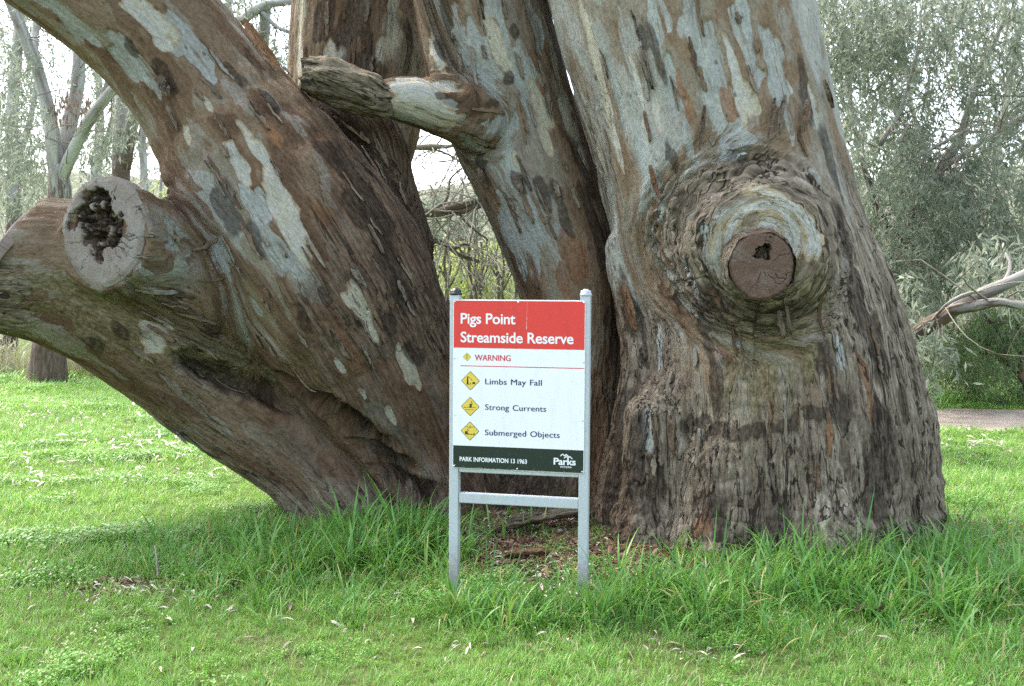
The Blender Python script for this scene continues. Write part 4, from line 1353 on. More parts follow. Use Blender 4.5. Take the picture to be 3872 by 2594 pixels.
def text(s, u0, u1, base, cap, mat, bold=0.0, name='lettering', lift=0.0012, spacing=1.0, wspace=1.0, thick=0.0):
    cu = bpy.data.curves.new('t', 'FONT')
    cu.body = s
    cu.offset = bold
    cu.space_character = spacing
    cu.space_word = wspace
    cu.resolution_u = 4
    cu.fill_mode = 'FRONT'
    o = bpy.data.objects.new('t', cu)
    COL.objects.link(o)
    dg = bpy.context.evaluated_depsgraph_get()
    me = bpy.data.meshes.new_from_object(o.evaluated_get(dg))
    bpy.data.objects.remove(o)
    n = len(me.vertices)
    co = np.empty(n * 3, dtype=np.float32)
    me.vertices.foreach_get('co', co)
    co = co.reshape(-1, 3)
    polys = [list(p.vertices) for p in me.polygons]
    bpy.data.meshes.remove(me)
    x0, x1 = co[:, 0].min(), co[:, 0].max()
    a, b = uv(u0, base), uv(u1, base)
    out = np.empty_like(co)
    out[:, 0] = a[0] + (co[:, 0] - x0) / (x1 - x0) * (b[0] - a[0])
    out[:, 1] = FY - lift
    out[:, 2] = a[1] + co[:, 1] / 0.729 * cap * PH
    # each word is a piece of its own
    rng_ = sorted((min(co[v, 0] for v in p), max(co[v, 0] for v in p), k) for k, p in enumerate(polys))
    words, end = [[]], None
    for lo_, hi_, k in rng_:
        if end is not None and lo_ - end > 0.16 * spacing * wspace:
            words.append([])
        words[-1].append(k)
        end = hi_ if end is None else max(end, hi_)
    for wd in words:
        used = sorted({v for k in wd for v in polys[k]})
        mp = {v: i for i, v in enumerate(used)}
        V = [tuple(out[v]) for v in used]
        F = [[mp[v] for v in polys[k]] for k in wd]
        if thick:                                      # a heavier stroke: the same letters again a hair to the side
            nv = len(V)
            V += [(x + thick, y - 0.0001, z) for x, y, z in V]
            F += [[v + nv for v in f] for f in F]
        w_ = bpy.data.meshes.new(name)
        w_.from_pydata(V, [], F)
        w_.update()
        link(name, w_, mat, panel)


text('Pigs Point', 0.058, 0.478, 0.1385, 0.0640, LETTER, 0.016, spacing=0.97)
text('Streamside Reserve', 0.058, 0.915, 0.2485, 0.0640, LETTER, 0.016, spacing=0.97)
text('WARNING', 0.168, 0.442, 0.3555, 0.0365, CRIM, 0.0, thick=0.0012)
text('Limbs May Fall', 0.25, 0.680, 0.4950, 0.0355, NAVY, 0.0, thick=0.0012, spacing=1.04, wspace=1.2)
text('Strong Currents', 0.25, 0.714, 0.6465, 0.0355, NAVY, 0.0, thick=0.0012, spacing=1.04, wspace=1.2)
text('Submerged Objects', 0.25, 0.817, 0.7965, 0.0355, NAVY, 0.0, thick=0.0012, spacing=1.04, wspace=1.2)
text('PARK INFORMATION 13 1963', 0.055, 0.573, 0.9560, 0.0265, LETTER, 0.022)
text('Parks', 0.775, 0.940, 0.9520, 0.0400, LETTER, 0.022, 'logo_lettering', spacing=0.95)
text('VICTORIA', 0.822, 0.910, 0.9700, 0.0105, LETTER, 0.014, 'logo_lettering')
# the two little wave ridges of the logo
for (u0, v0) in ((0.825, 0.900), (0.853, 0.912)):
    pts = [(u0, v0), (u0 + 0.017, v0 - 0.011), (u0 + 0.030, v0 - 0.001), (u0 + 0.043, v0 - 0.010), (u0 + 0.062, v0 + 0.003)]
    lo_ = [uv(u, v + 0.0045) for u, v in pts]
    hi_ = [uv(u, v - 0.0025) for u, v in pts]
    flat('logo_wave', lo_ + hi_[::-1], LETTER, 0.0012)


def diamond(u, v, half, name='warning_diamond'):
    c = uv(u, v)

    def ring(h):
        out = []
        r = h * 0.10
        for k in range(4):
            a = math.pi / 2 * k - math.pi / 2
            tip = (c[0] + h * math.cos(a), c[1] + h * math.sin(a))
            for q in np.linspace(-1, 1, 5):
                b = a + q * R(45)
                out.append((tip[0] - math.cos(a) * r * 1.4 + r * math.cos(b), tip[1] - math.sin(a) * r * 1.4 + r * math.sin(b)))
        return out
    d = flat(name, ring(half), INK, 0.0006)
    y = flat('yellow_face', ring(half * 0.93), YEL, 0.0010, d)
    return d, c, half


def icon(d, c, h, polys, name='pictogram'):
    bag_v, bag_f = [], []
    for P_ in polys:
        b = len(bag_v)
        bag_v += [(c[0] + x * h, FY - 0.0015, c[1] + z * h) for x, z in P_]
        bag_f.append(list(range(b, b + len(P_))))
    me = bpy.data.meshes.new(name)
    me.from_pydata(bag_v, [], bag_f)
    me.update()
    link(name, me, INK, d)


def bar(x0, z0, x1, z1, w):
    dx, dz = x1 - x0, z1 - z0
    l = math.hypot(dx, dz)
    nx, nz = -dz / l * w / 2, dx / l * w / 2
    return [(x0 + nx, z0 + nz), (x0 - nx, z0 - nz), (x1 - nx, z1 - nz), (x1 + nx, z1 + nz)]


def disc(x, z, r, n=14):
    return [(x + r * math.cos(2 * math.pi * k / n), z + r * math.sin(2 * math.pi * k / n)) for k in range(n)]


d, c, h = diamond(0.108, 0.3355, 0.0198)
icon(d, c, h, [[(-0.10, 0.52), (0.10, 0.52), (0.05, -0.12), (-0.05, -0.12)], disc(0, -0.36, 0.11)])
H = 0.0445
d, c, h = diamond(0.136, 0.4770, H)
icon(d, c, h, [[(-0.34, 0.46), (-0.26, 0.46), (-0.20, -0.38), (-0.40, -0.38)], bar(-0.30, 0.44, 0.22, 0.10, 0.035), bar(0.10, 0.16, 0.16, 0.02, 0.03),
               [(-0.08, -0.3), (0.0, -0.16), (0.08, -0.3)], [(0.2, -0.3), (0.2, -0.2), (0.28, -0.12), (0.44, -0.12), (0.52, -0.2), (0.52, -0.3)],
               disc(0.27, -0.31, 0.05, 8), disc(0.46, -0.31, 0.05, 8), bar(-0.44, -0.385, 0.1, -0.385, 0.03)])
d, c, h = diamond(0.135, 0.6300, H)
wav = [bar(-0.62 + 0.155 * k, -0.10 + 0.02 * (k % 2), -0.62 + 0.155 * (k + 1), -0.10 + 0.02 * ((k + 1) % 2), 0.035) for k in range(8)]
wav2 = [bar(-0.42 + 0.155 * k, -0.32 + 0.02 * (k % 2), -0.42 + 0.155 * (k + 1), -0.32 + 0.02 * ((k + 1) % 2), 0.035) for k in range(5)]
icon(d, c, h, [disc(0.02, 0.20, 0.10), [(-0.06, 0.10), (0.16, 0.10), (0.16, -0.07), (-0.08, -0.07)], bar(0.13, 0.05, 0.20, 0.34, 0.07), bar(0.20, 0.32, 0.12, 0.56, 0.055), bar(-0.04, 0.08, -0.06, 0.0, 0.06)]
     + wav + wav2 + [[(-0.70, -0.10), (-0.60, -0.04), (-0.60, -0.16)], [(-0.50, -0.32), (-0.40, -0.26), (-0.40, -0.38)]])
d, c, h = diamond(0.134, 0.7755, H)
arc = [bar(0.05 + 0.32 * math.cos(R(a)) - 0.02, -0.0 + 0.34 * math.sin(R(a)), 0.05 + 0.32 * math.cos(R(a + 22)) - 0.02, 0.34 * math.sin(R(a + 22)), 0.035) for a in range(110, 300, 22)]
icon(d, c, h, [bar(-0.44, 0.44, 0.44, 0.42, 0.035), [(-0.52, -0.3), (-0.52, -0.02), (-0.36, -0.02), (-0.30, -0.16), (-0.18, -0.3)], [(0.5, -0.34), (0.5, -0.14), (0.34, -0.34)],
               bar(-0.52, -0.33, 0.5, -0.36, 0.05), bar(0.10, 0.40, -0.06, 0.30, 0.045), bar(0.12, 0.50, 0.05, 0.38, 0.04), [(-0.26, 0.02), (-0.14, 0.1), (-0.1, -0.02)]] + arc)

# fixings round the edge
for u, v in ((0.012, 0.010), (0.5, 0.010), (0.988, 0.010), (0.010, 0.345), (0.990, 0.352), (0.010, 0.68), (0.990, 0.69), (0.012, 0.988), (0.5, 0.988), (0.988, 0.988)):
    cx, cz = uv(u, v)
    n, rr_ = 12, 0.0042
    V = [(cx, FY - 0.0042, cz)]
    for (rk, yk) in ((0.55, 0.0036), (1.0, 0.0014)):
        V += [(cx + rk * rr_ * math.cos(2 * math.pi * k / n), FY - yk, cz + rk * rr_ * math.sin(2 * math.pi * k / n)) for k in range(n)]
    F_ = [[0, 1 + (k + 1) % n, 1 + k] for k in range(n)] + [[1 + k, 1 + (k + 1) % n, 1 + n + (k + 1) % n, 1 + n + k] for k in range(n)]
    me = bpy.data.meshes.new('screw')
    me.from_pydata(V, [], F_)
    me.update()
    link('screw', me, SCREW, panel)
# dribble of bird lime on the red band and grime along the lower edge
rs = random.Random(5)
pts, pr = [], []
for k in range(16):
    v = 0.005 + 0.165 * k / 15
    w = 0.0003 + (0.0030 * rs.random() if k > 8 else 0.0002)
    a = uv(0.566 - 0.004 * k / 15 + 0.002 * rs.random(), v)
    pts.append((a[0] - w, a[1]))
    pr.append((a[0] + w * 0.6, a[1]))
flat('dribble', pts + pr[::-1], plain('lime_stain', (0.66, 0.36, 0.31), 0.8), 0.0011)
for k in range(26):
    u = rs.uniform(0.02, 0.97)
    a = uv(u, 0.992)
    l = rs.uniform(0.004, 0.02)
    flat('grime_fleck', [(a[0], a[1] - 0.003), (a[0] + l, a[1] - 0.003 + rs.uniform(-0.001, 0.001)), (a[0] + l * 0.8, a[1] + rs.uniform(0, 0.002)), (a[0] + l * 0.2, a[1] + rs.uniform(0, 0.0025))], GRIME, 0.0013)

# ================================================================== TREES BEHIND
def pale_bark_material(name, c0, c1, c2, cd):
    m = M(name)
    g = m.attr('grain', 'Vector')
    z = m.attr('low')
    gs = m.vscale(g, (1, 1, 0.18))
    n1 = m.noise(gs, 7, 4, 0.6, 0.4)
    n2 = m.noise(gs, 26, 4, 0.65)
    c = m.ramp(n1, [(0.35, c0), (0.5, c1), (0.65, c2)])
    f = m.smooth(m.math('ADD', m.math('MULTIPLY', n2, 0.9), m.math('MULTIPLY', z, 0.6)), 0.62, 0.72)
    c = m.mix(f, c, m.mix(m.smooth(n2, 0.35, 0.7), tuple(x * 0.4 for x in cd), cd))
    m.bsdf(c, 0.85, m.bump(n2, 0.5, 0.02), 0.15)
    return m.mat


PALE = pale_bark_material('pale_gum_bark', (0.20, 0.18, 0.155), (0.33, 0.325, 0.30), (0.45, 0.45, 0.42), (0.17, 0.125, 0.095))
DULL = pale_bark_material('dull_gum_bark', (0.14, 0.125, 0.105), (0.24, 0.23, 0.21), (0.34, 0.335, 0.315), (0.13, 0.088, 0.06))
TWIG = pale_bark_material('twig_bark', (0.15, 0.13, 0.10), (0.24, 0.215, 0.175), (0.34, 0.31, 0.26), (0.15, 0.12, 0.09))
GREYLEAF = leafmat('grey_gum_leaf', (0.075, 0.11, 0.07), (0.15, 0.19, 0.13), (0.30, 0.325, 0.245), 0.36)
GREENLEAF = leafmat('wattle_leaf', (0.045, 0.095, 0.03), (0.09, 0.17, 0.055), (0.17, 0.26, 0.09), 0.42)
YELLEAF = leafmat('spring_leaf', (0.15, 0.21, 0.05), (0.26, 0.33, 0.09), (0.40, 0.44, 0.14), 0.45)
BROWNLEAF = leafmat('dead_leaf', (0.10, 0.065, 0.045), (0.20, 0.14, 0.10), (0.32, 0.25, 0.19), 0.25)


def limb_mesh(bag, rows, ns=12, low=None, n=None, bump=0.012):
    K = px_chain(rows)
    S = spline(K, n or (len(K) - 1) * 6 + 1)
    V, F, G = tube(S[:, :3], np.maximum(S[:, 3], 0.003), ns, True, bump, 5)
    bag.add(V, F, grain=G + K[0, 0], low=np.clip(1.6 - V[:, 2] * (0.42 if low is None else low), 0, 1))
    return S


def branchlets(bag, C, n_leaf, hang, L, W, rng, dead=0.0, droop=0.8, twig=0.004, spread=0.35):
    """hanging sprays: a thin drooping twig with its leaves"""
    m = len(C)
    dirs = rng.normal(size=(m, 3)) * [1, 1, 0.5] + [0, 0, -0.25]
    dirs /= np.linalg.norm(dirs, axis=1)[:, None]
    ln = rng.uniform(hang[0], hang[1], m)
    t = np.linspace(0, 1, 5)
    A = C[:, None] + dirs[:, None] * (ln[:, None] * t[None] * spread)[..., None]
    A[:, :, 2] -= ln[:, None] * (t[None] ** 1.4) * 0.85
    for k in range(m):
        if twig:
            V, F, G = tube(A[k], np.linspace(twig, twig * 0.4, 5), 3, False)
            bag['twig'].add(V, F, grain=G, low=0.3)
    tt = rng.uniform(0.15, 1, (m, n_leaf))
    i = np.minimum((tt * 4).astype(int), 3)
    f = tt * 4 - i
    r = np.arange(m)[:, None]
    Q = (A[r, i] * (1 - f[..., None]) + A[r, i + 1] * f[..., None]).reshape(-1, 3)
    Q = Q + rng.normal(size=Q.shape) * 0.035
    base = np.repeat(rng.uniform(0, 1, m), n_leaf)
    v, fa = leaf_cloud(Q, len(Q), L, W, droop, rng)
    tint = np.clip(0.55 * base + 0.45 * rng.uniform(0, 1, len(Q)), 0, 1)
    bag['leaf'].add(v, fa, tint=np.repeat(tint, 4))


def px_cloud(cx, cy, rx, ry, d0, d1, n, rng, edge=0.9):
    """points in an uneven lump: clumpy, ragged outline"""
    out = []
    while len(out) < n:
        a = rng.uniform(-1, 1, (4 * n, 3))
        q = np.linalg.norm(a[:, :2], axis=1) + 0.55 * noise(np.stack([a[:, 0] * 2.3 + cx, a[:, 1] * 2.3 + cy, a[:, 2] * 2.3], -1))
        gap = noise(np.stack([a[:, 0] * rx * 0.055 + cy, a[:, 1] * ry * 0.055 + cx, a[:, 2] * 1.5], -1))
        a = a[(q < edge) & (gap > -0.12)]
        out.extend(a.tolist())
    out = np.array(out[:n])
    return np.array([P(cx + a * rx, cy + b * ry, (d0 + d1) / 2 + c * (d1 - d0) / 2) for a, b, c in out])


def bg_tree(name, label, cat, base, limbs, clouds, leafm, seed, barkm=None, L=(0.08, 0.15), W=(0.010, 0.017), hang=(0.2, 0.6), n_leaf=14, group=None,
            droop=0.5, twigs=0, twig=0.004, low=None, dead=()):
    """base: world root; limbs[0] is the trunk; clouds: foliage lumps"""
    rng = np.random.default_rng(seed)
    t = thing(name, label, cat, base, 0, group)
    inv = Matrix.Translation(base).inverted()
    barkm = barkm or PALE
    tips = []

    def part(nm, me, mat):
        o = link(nm, me, mat, t)
        o.matrix_parent_inverse = inv
        return o
    b = Bag()
    S0 = limb_mesh(b, limbs[0], 14, low)
    part('trunk', b.mesh('trunk'), barkm)
    for rows in limbs[1:]:
        b = Bag()
        S = limb_mesh(b, rows, 10, low)
        tips.append(S)
        part('branch', b.mesh('branch'), barkm)
    if twigs:
        b = Bag()
        src = np.vstack([S[len(S) // 4:] for S in tips] or [S0[len(S0) // 3:]])
        for k in range(twigs):
            a = src[rng.integers(len(src))]
            p = a[:3].copy()
            dv = rng.normal(size=3); dv[2] = dv[2] * 0.7 - 0.1
            dv /= np.linalg.norm(dv)
            pts = [p.copy()]
            ln = rng.uniform(0.6, 2.0)
            for q in range(5):
                dv = dv + rng.normal(size=3) * 0.28 + [0, 0, -0.06]
                dv /= np.linalg.norm(dv)
                p = p + dv * ln / 5
                pts.append(p.copy())
            V, F, G = tube(spline(np.array(pts), 9), np.linspace(min(a[3] * 0.4, 0.011), 0.003, 9), 4, False)
            b.add(V, F, grain=G, low=0.3)
        part('twigs', b.mesh('twigs'), TWIG)['kind'] = 'stuff'
    bag = {'twig': Bag(), 'leaf': Bag()}
    for (cx, cy, rx, ry, d0, d1, n) in clouds:
        C = px_cloud(cx, cy, rx, ry, d0, d1, n, rng)
        branchlets(bag, C, n_leaf, hang, L, W, rng, droop=droop, twig=twig)
    if bag['leaf'].n:
        part('crown', bag['leaf'].mesh('crown', False), leafm)
        if bag['twig'].n:
            part('twigs', bag['twig'].mesh('twigs'), TWIG)['kind'] = 'stuff'
    for (cx, cy, rx, ry, d0, d1, n) in dead:
        bg2 = {'twig': Bag(), 'leaf': Bag()}
        branchlets(bg2, px_cloud(cx, cy, rx, ry, d0, d1, n, rng), n_leaf, hang, L, W, rng, droop=0.85, twig=twig)
        part('dead_spray', bg2['leaf'].mesh('dead_spray', False), BROWNLEAF)['kind'] = 'stuff'
    return t


G_ = lambda px, d: (P(px, 300, d)[0], d, 0.0)
# left: pale gums
bg_tree('gum_tree', 'pale forked gum with a dark rough foot behind the sawn-off limb', 'tree', G_(46, 16.5),
        [[(46, 396, 16.5, 23), (47, 380, 16.5, 20), (50, 330, 16.5, 15), (57, 250, 16.5, 12), (60, 195, 16.5, 11), (58, 165, 16.5, 9)],
         [(58, 178, 16.5, 8.5), (50, 120, 16.4, 7), (40, 78, 16.4, 6.5), (28, 45, 16.3, 6), (8, -5, 16.3, 5.5), (-15, -60, 16.3, 5)],
         [(63, 170, 16.6, 8), (68, 130, 16.7, 8), (77, 88, 16.8, 7), (80, 50, 16.9, 6), (88, 0, 17, 5), (95, -60, 17, 4)],
         [(57, 196, 16.5, 6), (64, 172, 16.45, 6.5), (84, 130, 16.2, 6), (104, 100, 16.0, 5.5), (125, 78, 15.9, 5), (160, 40, 15.8, 4)],
         [(100, 104, 16.0, 3.5), (107, 85, 16.0, 3), (110, 72, 16, 2)],
         [(36, 70, 16.4, 4), (34, 40, 16.8, 4), (38, 10, 17, 3.5), (30, -40, 17.2, 3)]],
        [(14, 90, 38, 70, 15, 19, 130), (10, 165, 40, 45, 15, 19, 100), (95, 30, 30, 40, 16, 19, 60), (60, -30, 90, 40, 14, 18, 90), (100, 140, 22, 22, 16, 18, 24)],
        GREYLEAF, 21, twigs=40, dead=[(72, 92, 20, 9, 15.8, 16.4, 16)])
bg_tree('gum_tree', 'two-limbed gum with one dark limb, seen between the leaning stem and the grey sawn stub', 'tree', G_(124, 20),
        [[(124, 385, 20, 14), (124, 300, 20, 10), (121, 200, 20, 9), (121, 150, 20, 8.5), (122, 110, 20, 7), (121, 60, 20, 6), (124, 0, 20, 5), (120, -50, 20, 4)],
         [(124, 168, 20, 7), (130, 130, 19.8, 7), (139, 105, 19.6, 6), (152, 84, 19.5, 5), (185, 50, 19.5, 4)]],
        [(110, 120, 34, 34, 18, 22, 50), (135, 50, 60, 40, 18, 22, 70)], GREYLEAF, 22, twigs=26, low=0.30)
bg_tree('gum_tree', 'thin grey gum stem against the white sky beside the leaning stem', 'tree', G_(142, 24),
        [[(143, 380, 24, 6), (143, 300, 24, 5), (144, 175, 24, 4), (142, 140, 24, 4), (147, 100, 24, 3.4), (143, 50, 24, 3), (147, 0, 24, 2)],
         [(143, 150, 24, 2.4), (134, 128, 24, 2), (128, 118, 24, 1.4)]],
        [(120, 160, 20, 24, 22, 26, 24), (152, 178, 12, 20, 22, 26, 8)], GREYLEAF, 23, twigs=30)
bg_tree('wattle_shrub', 'small yellow-green wattle above the crotch of the low limb', 'shrub', G_(172, 22),
        [[(172, 372, 22, 4), (172, 300, 22, 3), (171, 230, 22, 2.4), (173, 195, 22, 1.6)], [(172, 250, 22, 2), (160, 215, 22, 1.6), (163, 160, 22, 1.2)]],
        [(172, 200, 22, 22, 21, 23, 60), (168, 250, 30, 40, 21, 23, 60)], YELLEAF, 24, L=(0.06, 0.12), W=(0.012, 0.02), droop=0.3, hang=(0.2, 0.5), twigs=14)
bg_tree('gum_tree', 'gum crown with arching grey branches between the leaning stem and the rear stem', 'tree', G_(262, 18),
        [[(262, 384, 18, 16), (260, 300, 18, 12), (255, 150, 18, 9), (262, 60, 18, 6), (268, -20, 18, 5)],
         [(258, 100, 18, 4), (240, 40, 17.8, 3.6), (232, 18, 17.8, 3), (222, -20, 17.8, 2.5)],
         [(240, 22, 17.8, 5), (262, 6, 17.8, 4.5), (285, 2, 17.9, 4), (310, 0, 18, 3)],
         [(262, 12, 17.8, 2), (276, 26, 17.8, 1.8), (292, 34, 17.8, 1.5)]],
        [(255, 35, 42, 60, 17, 20, 110), (280, 70, 22, 30, 17, 20, 40), (235, 5, 30, 24, 17, 20, 40)], GREYLEAF, 25, twigs=40)

bg_tree('gum_tree', 'grey gum at the left edge with a dense hanging crown', 'tree', G_(8, 21),
        [[(8, 380, 21, 10), (10, 300, 21, 8), (14, 200, 21, 7), (12, 120, 21, 6), (18, 40, 21, 5), (22, -20, 21, 4)], [(13, 170, 21, 4), (30, 120, 21, 3), (40, 60, 21, 2)], [(13, 200, 21, 3.5), (-8, 150, 21, 3), (-20, 90, 21, 2)]],
        [(10, 60, 50, 70, 20, 23, 130), (14, 150, 46, 50, 20, 23, 130), (30, 10, 60, 30, 20, 23, 70)], GREYLEAF, 26, twigs=40)
bg_tree('gum_tree', 'distant gum with blue-grey crown showing between the pale forked limbs', 'tree', G_(98, 26),
        [[(98, 366, 26, 8), (98, 300, 26, 7), (95, 200, 26, 6), (100, 120, 26, 4), (97, 60, 26, 3)], [(97, 170, 26, 3), (112, 120, 26, 2.4), (118, 80, 26, 1.6)]],
        [(95, 130, 40, 50, 24, 28, 110), (110, 60, 50, 40, 24, 28, 90), (140, 110, 24, 40, 24, 28, 30)], GREYLEAF, 27, twigs=40)

# the gap between the stems: mossy spreading branches and bare twigs
bg_tree('bare_tree', 'nearly leafless tree with mossy level branches seen through the gap behind the sign', 'tree', G_(370, 13),
        [[(370, 425, 13, 18), (372, 330, 13, 14), (365, 240, 13, 12), (368, 170, 13, 10), (380, 120, 13, 8)],
         [(366, 235, 13, 6), (385, 214, 12.9, 5), (408, 211, 12.8, 4.8), (436, 213, 12.7, 4.6), (452, 208, 12.7, 3.6), (480, 201, 12.6, 2.6), (520, 196, 12.5, 1.6)],
         [(438, 213, 12.7, 3.4), (460, 212, 12.7, 2.8), (482, 206, 12.6, 2.6), (510, 210, 12.6, 2)],
         [(368, 175, 13, 5), (385, 157, 12.9, 3.8), (405, 149, 12.9, 3.2), (428, 147, 12.8, 3), (450, 146, 12.8, 2.2), (480, 140, 12.8, 1.4)],
         [(424, 148, 12.8, 2), (445, 153, 12.8, 1.6), (462, 163, 12.8, 1.4), (480, 175, 12.8, 1)],
         [(370, 240, 13, 4), (395, 228, 12.9, 3), (420, 236, 12.8, 2.8), (445, 244, 12.8, 2.4), (458, 254, 12.8, 1.8), (480, 262, 12.8, 1.2)],
         [(452, 250, 12.8, 1.6), (466, 244, 12.8, 1.5), (472, 252, 12.8, 1)],
         [(428, 214, 12.7, 1.5), (446, 200, 12.9, 1.3), (450, 180, 13, 1.1), (462, 168, 13, 0.9)],
         [(400, 170, 13, 1.2), (410, 190, 13, 1), (425, 205, 13, 0.8)],
         [(460, 214, 12.7, 1.2), (470, 226, 12.7, 1), (488, 240, 12.7, 0.8)]],
        [(455, 190, 60, 60, 12.5, 15, 30)], GREYLEAF, 31, TWIG, twigs=110, n_leaf=8, W=(0.010, 0.015), L=(0.06, 0.12))
# upright thin stems in the gap
for k, (px, ln_, dd, bend) in enumerate([(443, 70, 15, 4), (452, 60, 16, -5), (466, 85, 15, 6), (474, 66, 17, 2), (484, 80, 15.5, -4), (494, 75, 16, 5), (505, 60, 15, -3), (436, 64, 16, -6), (512, 90, 17, 4)]):
    lab = ['slim bare sapling just above the black post cap', 'slim bare sapling leaning left, second from the leaning stem in the gap', 'forked bare sapling in the middle of the gap above the sign',
           'slim grey sapling right of the middle of the gap above the sign', 'crooked sapling in the gap, leaning towards the slender stem', 'thin sapling in the gap beside the slender stem',
           'last thin sapling before the slender stem above the sign', 'bare sapling hard against the leaning stem above the sign', 'sapling half hidden by the slender stem above the sign'][k]
    y0 = 300 - 0 + 1.4 / dd * FPX - 4
    top = 300 - ln_
    bg_tree('sapling', lab, 'sapling', G_(px, dd),
            [[(px, y0 + 6, dd, 2.2), (px + bend * 0.2, 330, dd, 1.9), (px + bend, 290, dd, 1.7), (px + bend * 0.4, (top + 290) / 2, dd, 1.3), (px + bend * 1.8, top, dd, 0.6)],
             [(px + bend, 292, dd, 1.1), (px + bend + 10, 272, dd, 0.9), (px + bend + 16, 250, dd, 0.5)], [(px + bend * 0.8, 280, dd, 1.1), (px + bend - 9, 262, dd, 0.8), (px + bend - 13, 240, dd, 0.4)]],
            [(px, 265, 18, 30, dd - 0.4, dd + 0.4, 5)], GREYLEAF, 40 + k, TWIG, twigs=7, n_leaf=6, group='thin saplings in the gap above the sign', W=(0.008, 0.012), L=(0.05, 0.1))
bg_tree('willow_tree', 'bright yellow-green tree in new leaf far behind the sign', 'tree', G_(475, 24),
        [[(475, 362, 24, 7), (476, 310, 24, 6), (478, 270, 24, 4), (474, 235, 24, 2)], [(476, 300, 24, 3), (500, 260, 24, 2), (510, 235, 24, 1)], [(476, 300, 24, 3), (455, 270, 24, 2), (445, 250, 24, 1)]],
        [(482, 268, 56, 44, 22.5, 25.5, 240), (480, 312, 70, 34, 22.5, 25.5, 160)], YELLEAF, 51, TWIG, L=(0.14, 0.24), W=(0.02, 0.035), hang=(0.5, 1.6), twigs=40)
bg_tree('grey_tree', 'pale grey twiggy tree rising behind the gap above the bright willow', 'tree', G_(462, 36),
        [[(462, 345, 36, 8), (462, 290, 36, 6), (458, 230, 36, 4), (462, 190, 36, 2)], [(460, 240, 36, 3), (440, 205, 36, 2), (430, 185, 36, 1)], [(460, 235, 36, 3), (485, 200, 36, 2), (500, 180, 36, 1)]],
        [(460, 222, 60, 46, 34, 38, 260)], GREYLEAF, 52, TWIG, L=(0.16, 0.3), W=(0.02, 0.034), hang=(0.5, 1.6), twigs=120)

# right: weeping gums, the leaning limb, wattles
bg_tree('gum_tree', 'leaning gum limb with peeling brown bark reaching out right of the big trunk', 'tree', G_(845, 9.6),
        [[(845, 470, 9.6, 18), (872, 385, 9.6, 15), (905, 345, 9.5, 9), (926, 327, 9.45, 8), (942, 318, 9.4, 7.5), (960, 306, 9.35, 7), (984, 294, 9.3, 7), (1010, 283, 9.25, 6.5), (1050, 264, 9.2, 6)],
         [(950, 311, 9.35, 6), (975, 306, 9.25, 5.5), (1000, 302, 9.2, 5), (1030, 306, 9.1, 4.5), (1060, 300, 9.1, 4)],
         [(930, 322, 9.4, 2), (948, 304, 9.3, 1.8), (968, 294, 9.25, 1.6), (985, 291, 9.2, 1.2)],
         [(1000, 288, 9.3, 3), (1008, 274, 9.4, 2.6), (1010, 263, 9.5, 2), (1006, 254, 9.6, 1.2)]],
        [(918, 328, 30, 22, 8.9, 9.6, 30), (905, 300, 26, 36, 9.6, 10.6, 44), (1000, 250, 40, 24, 9.3, 10.4, 40)], GREYLEAF, 61, DULL, twigs=8, low=0.95)
bg_tree('gum_tree', 'weeping grey-green gum filling the upper right with pale crooked limbs', 'tree', G_(905, 14),
        [[(905, 410, 14, 15), (902, 340, 14, 13), (900, 280, 14, 11), (908, 240, 14, 9), (918, 205, 14, 8)],
         [(910, 235, 14, 7), (930, 190, 13.9, 6), (945, 160, 13.8, 5.5), (960, 140, 13.8, 5), (968, 110, 13.7, 4), (985, 60, 13.7, 3), (1010, 10, 13.6, 2.5)],
         [(904, 250, 14, 5), (880, 215, 13.8, 4), (862, 160, 13.6, 3), (850, 100, 13.6, 2.4), (845, 40, 13.6, 1.6)],
         [(885, 190, 13.6, 3), (905, 165, 13.5, 2.4), (930, 150, 13.5, 1.6), (985, 120, 13.4, 1.0)],
         [(940, 170, 13.8, 3), (985, 140, 13.5, 2.2), (1030, 110, 13.4, 1.5)],
         [(880, 145, 13.6, 2.6), (900, 110, 13.6, 2), (915, 60, 13.6, 1.4), (920, 20, 13.6, 1)]],
        [(870, 60, 70, 90, 12.6, 16, 240), (960, 90, 90, 110, 12.6, 16, 300), (900, 200, 70, 80, 12.4, 15, 340), (980, 220, 70, 70, 12.4, 15, 300), (890, 290, 50, 60, 12.2, 14, 200), (1050, 80, 80, 130, 12.6, 16, 160), (930, 0, 120, 50, 12.6, 16, 220), (850, 20, 50, 60, 12.6, 15, 110)],
        GREYLEAF, 62, twigs=110, n_leaf=20)
bg_tree('gum_tree', 'pale-limbed gum further back at the upper right edge', 'tree', G_(985, 20),
        [[(985, 385, 20, 13), (980, 320, 20, 10), (975, 250, 20, 8), (962, 200, 20, 7), (950, 170, 20, 5)],
         [(970, 230, 20, 6), (990, 190, 20, 5), (1002, 120, 20, 4), (1015, 50, 20, 3.5), (1030, -20, 20, 3)],
         [(966, 215, 20, 4), (940, 180, 20, 3), (915, 120, 20, 2), (905, 60, 20, 1.6)]],
        [(960, 150, 110, 120, 18, 23, 300), (1000, 270, 60, 60, 18, 22, 160), (860, 150, 60, 110, 18, 23, 170), (900, 20, 120, 60, 18, 23, 140)], GREYLEAF, 63, twigs=60, n_leaf=18)
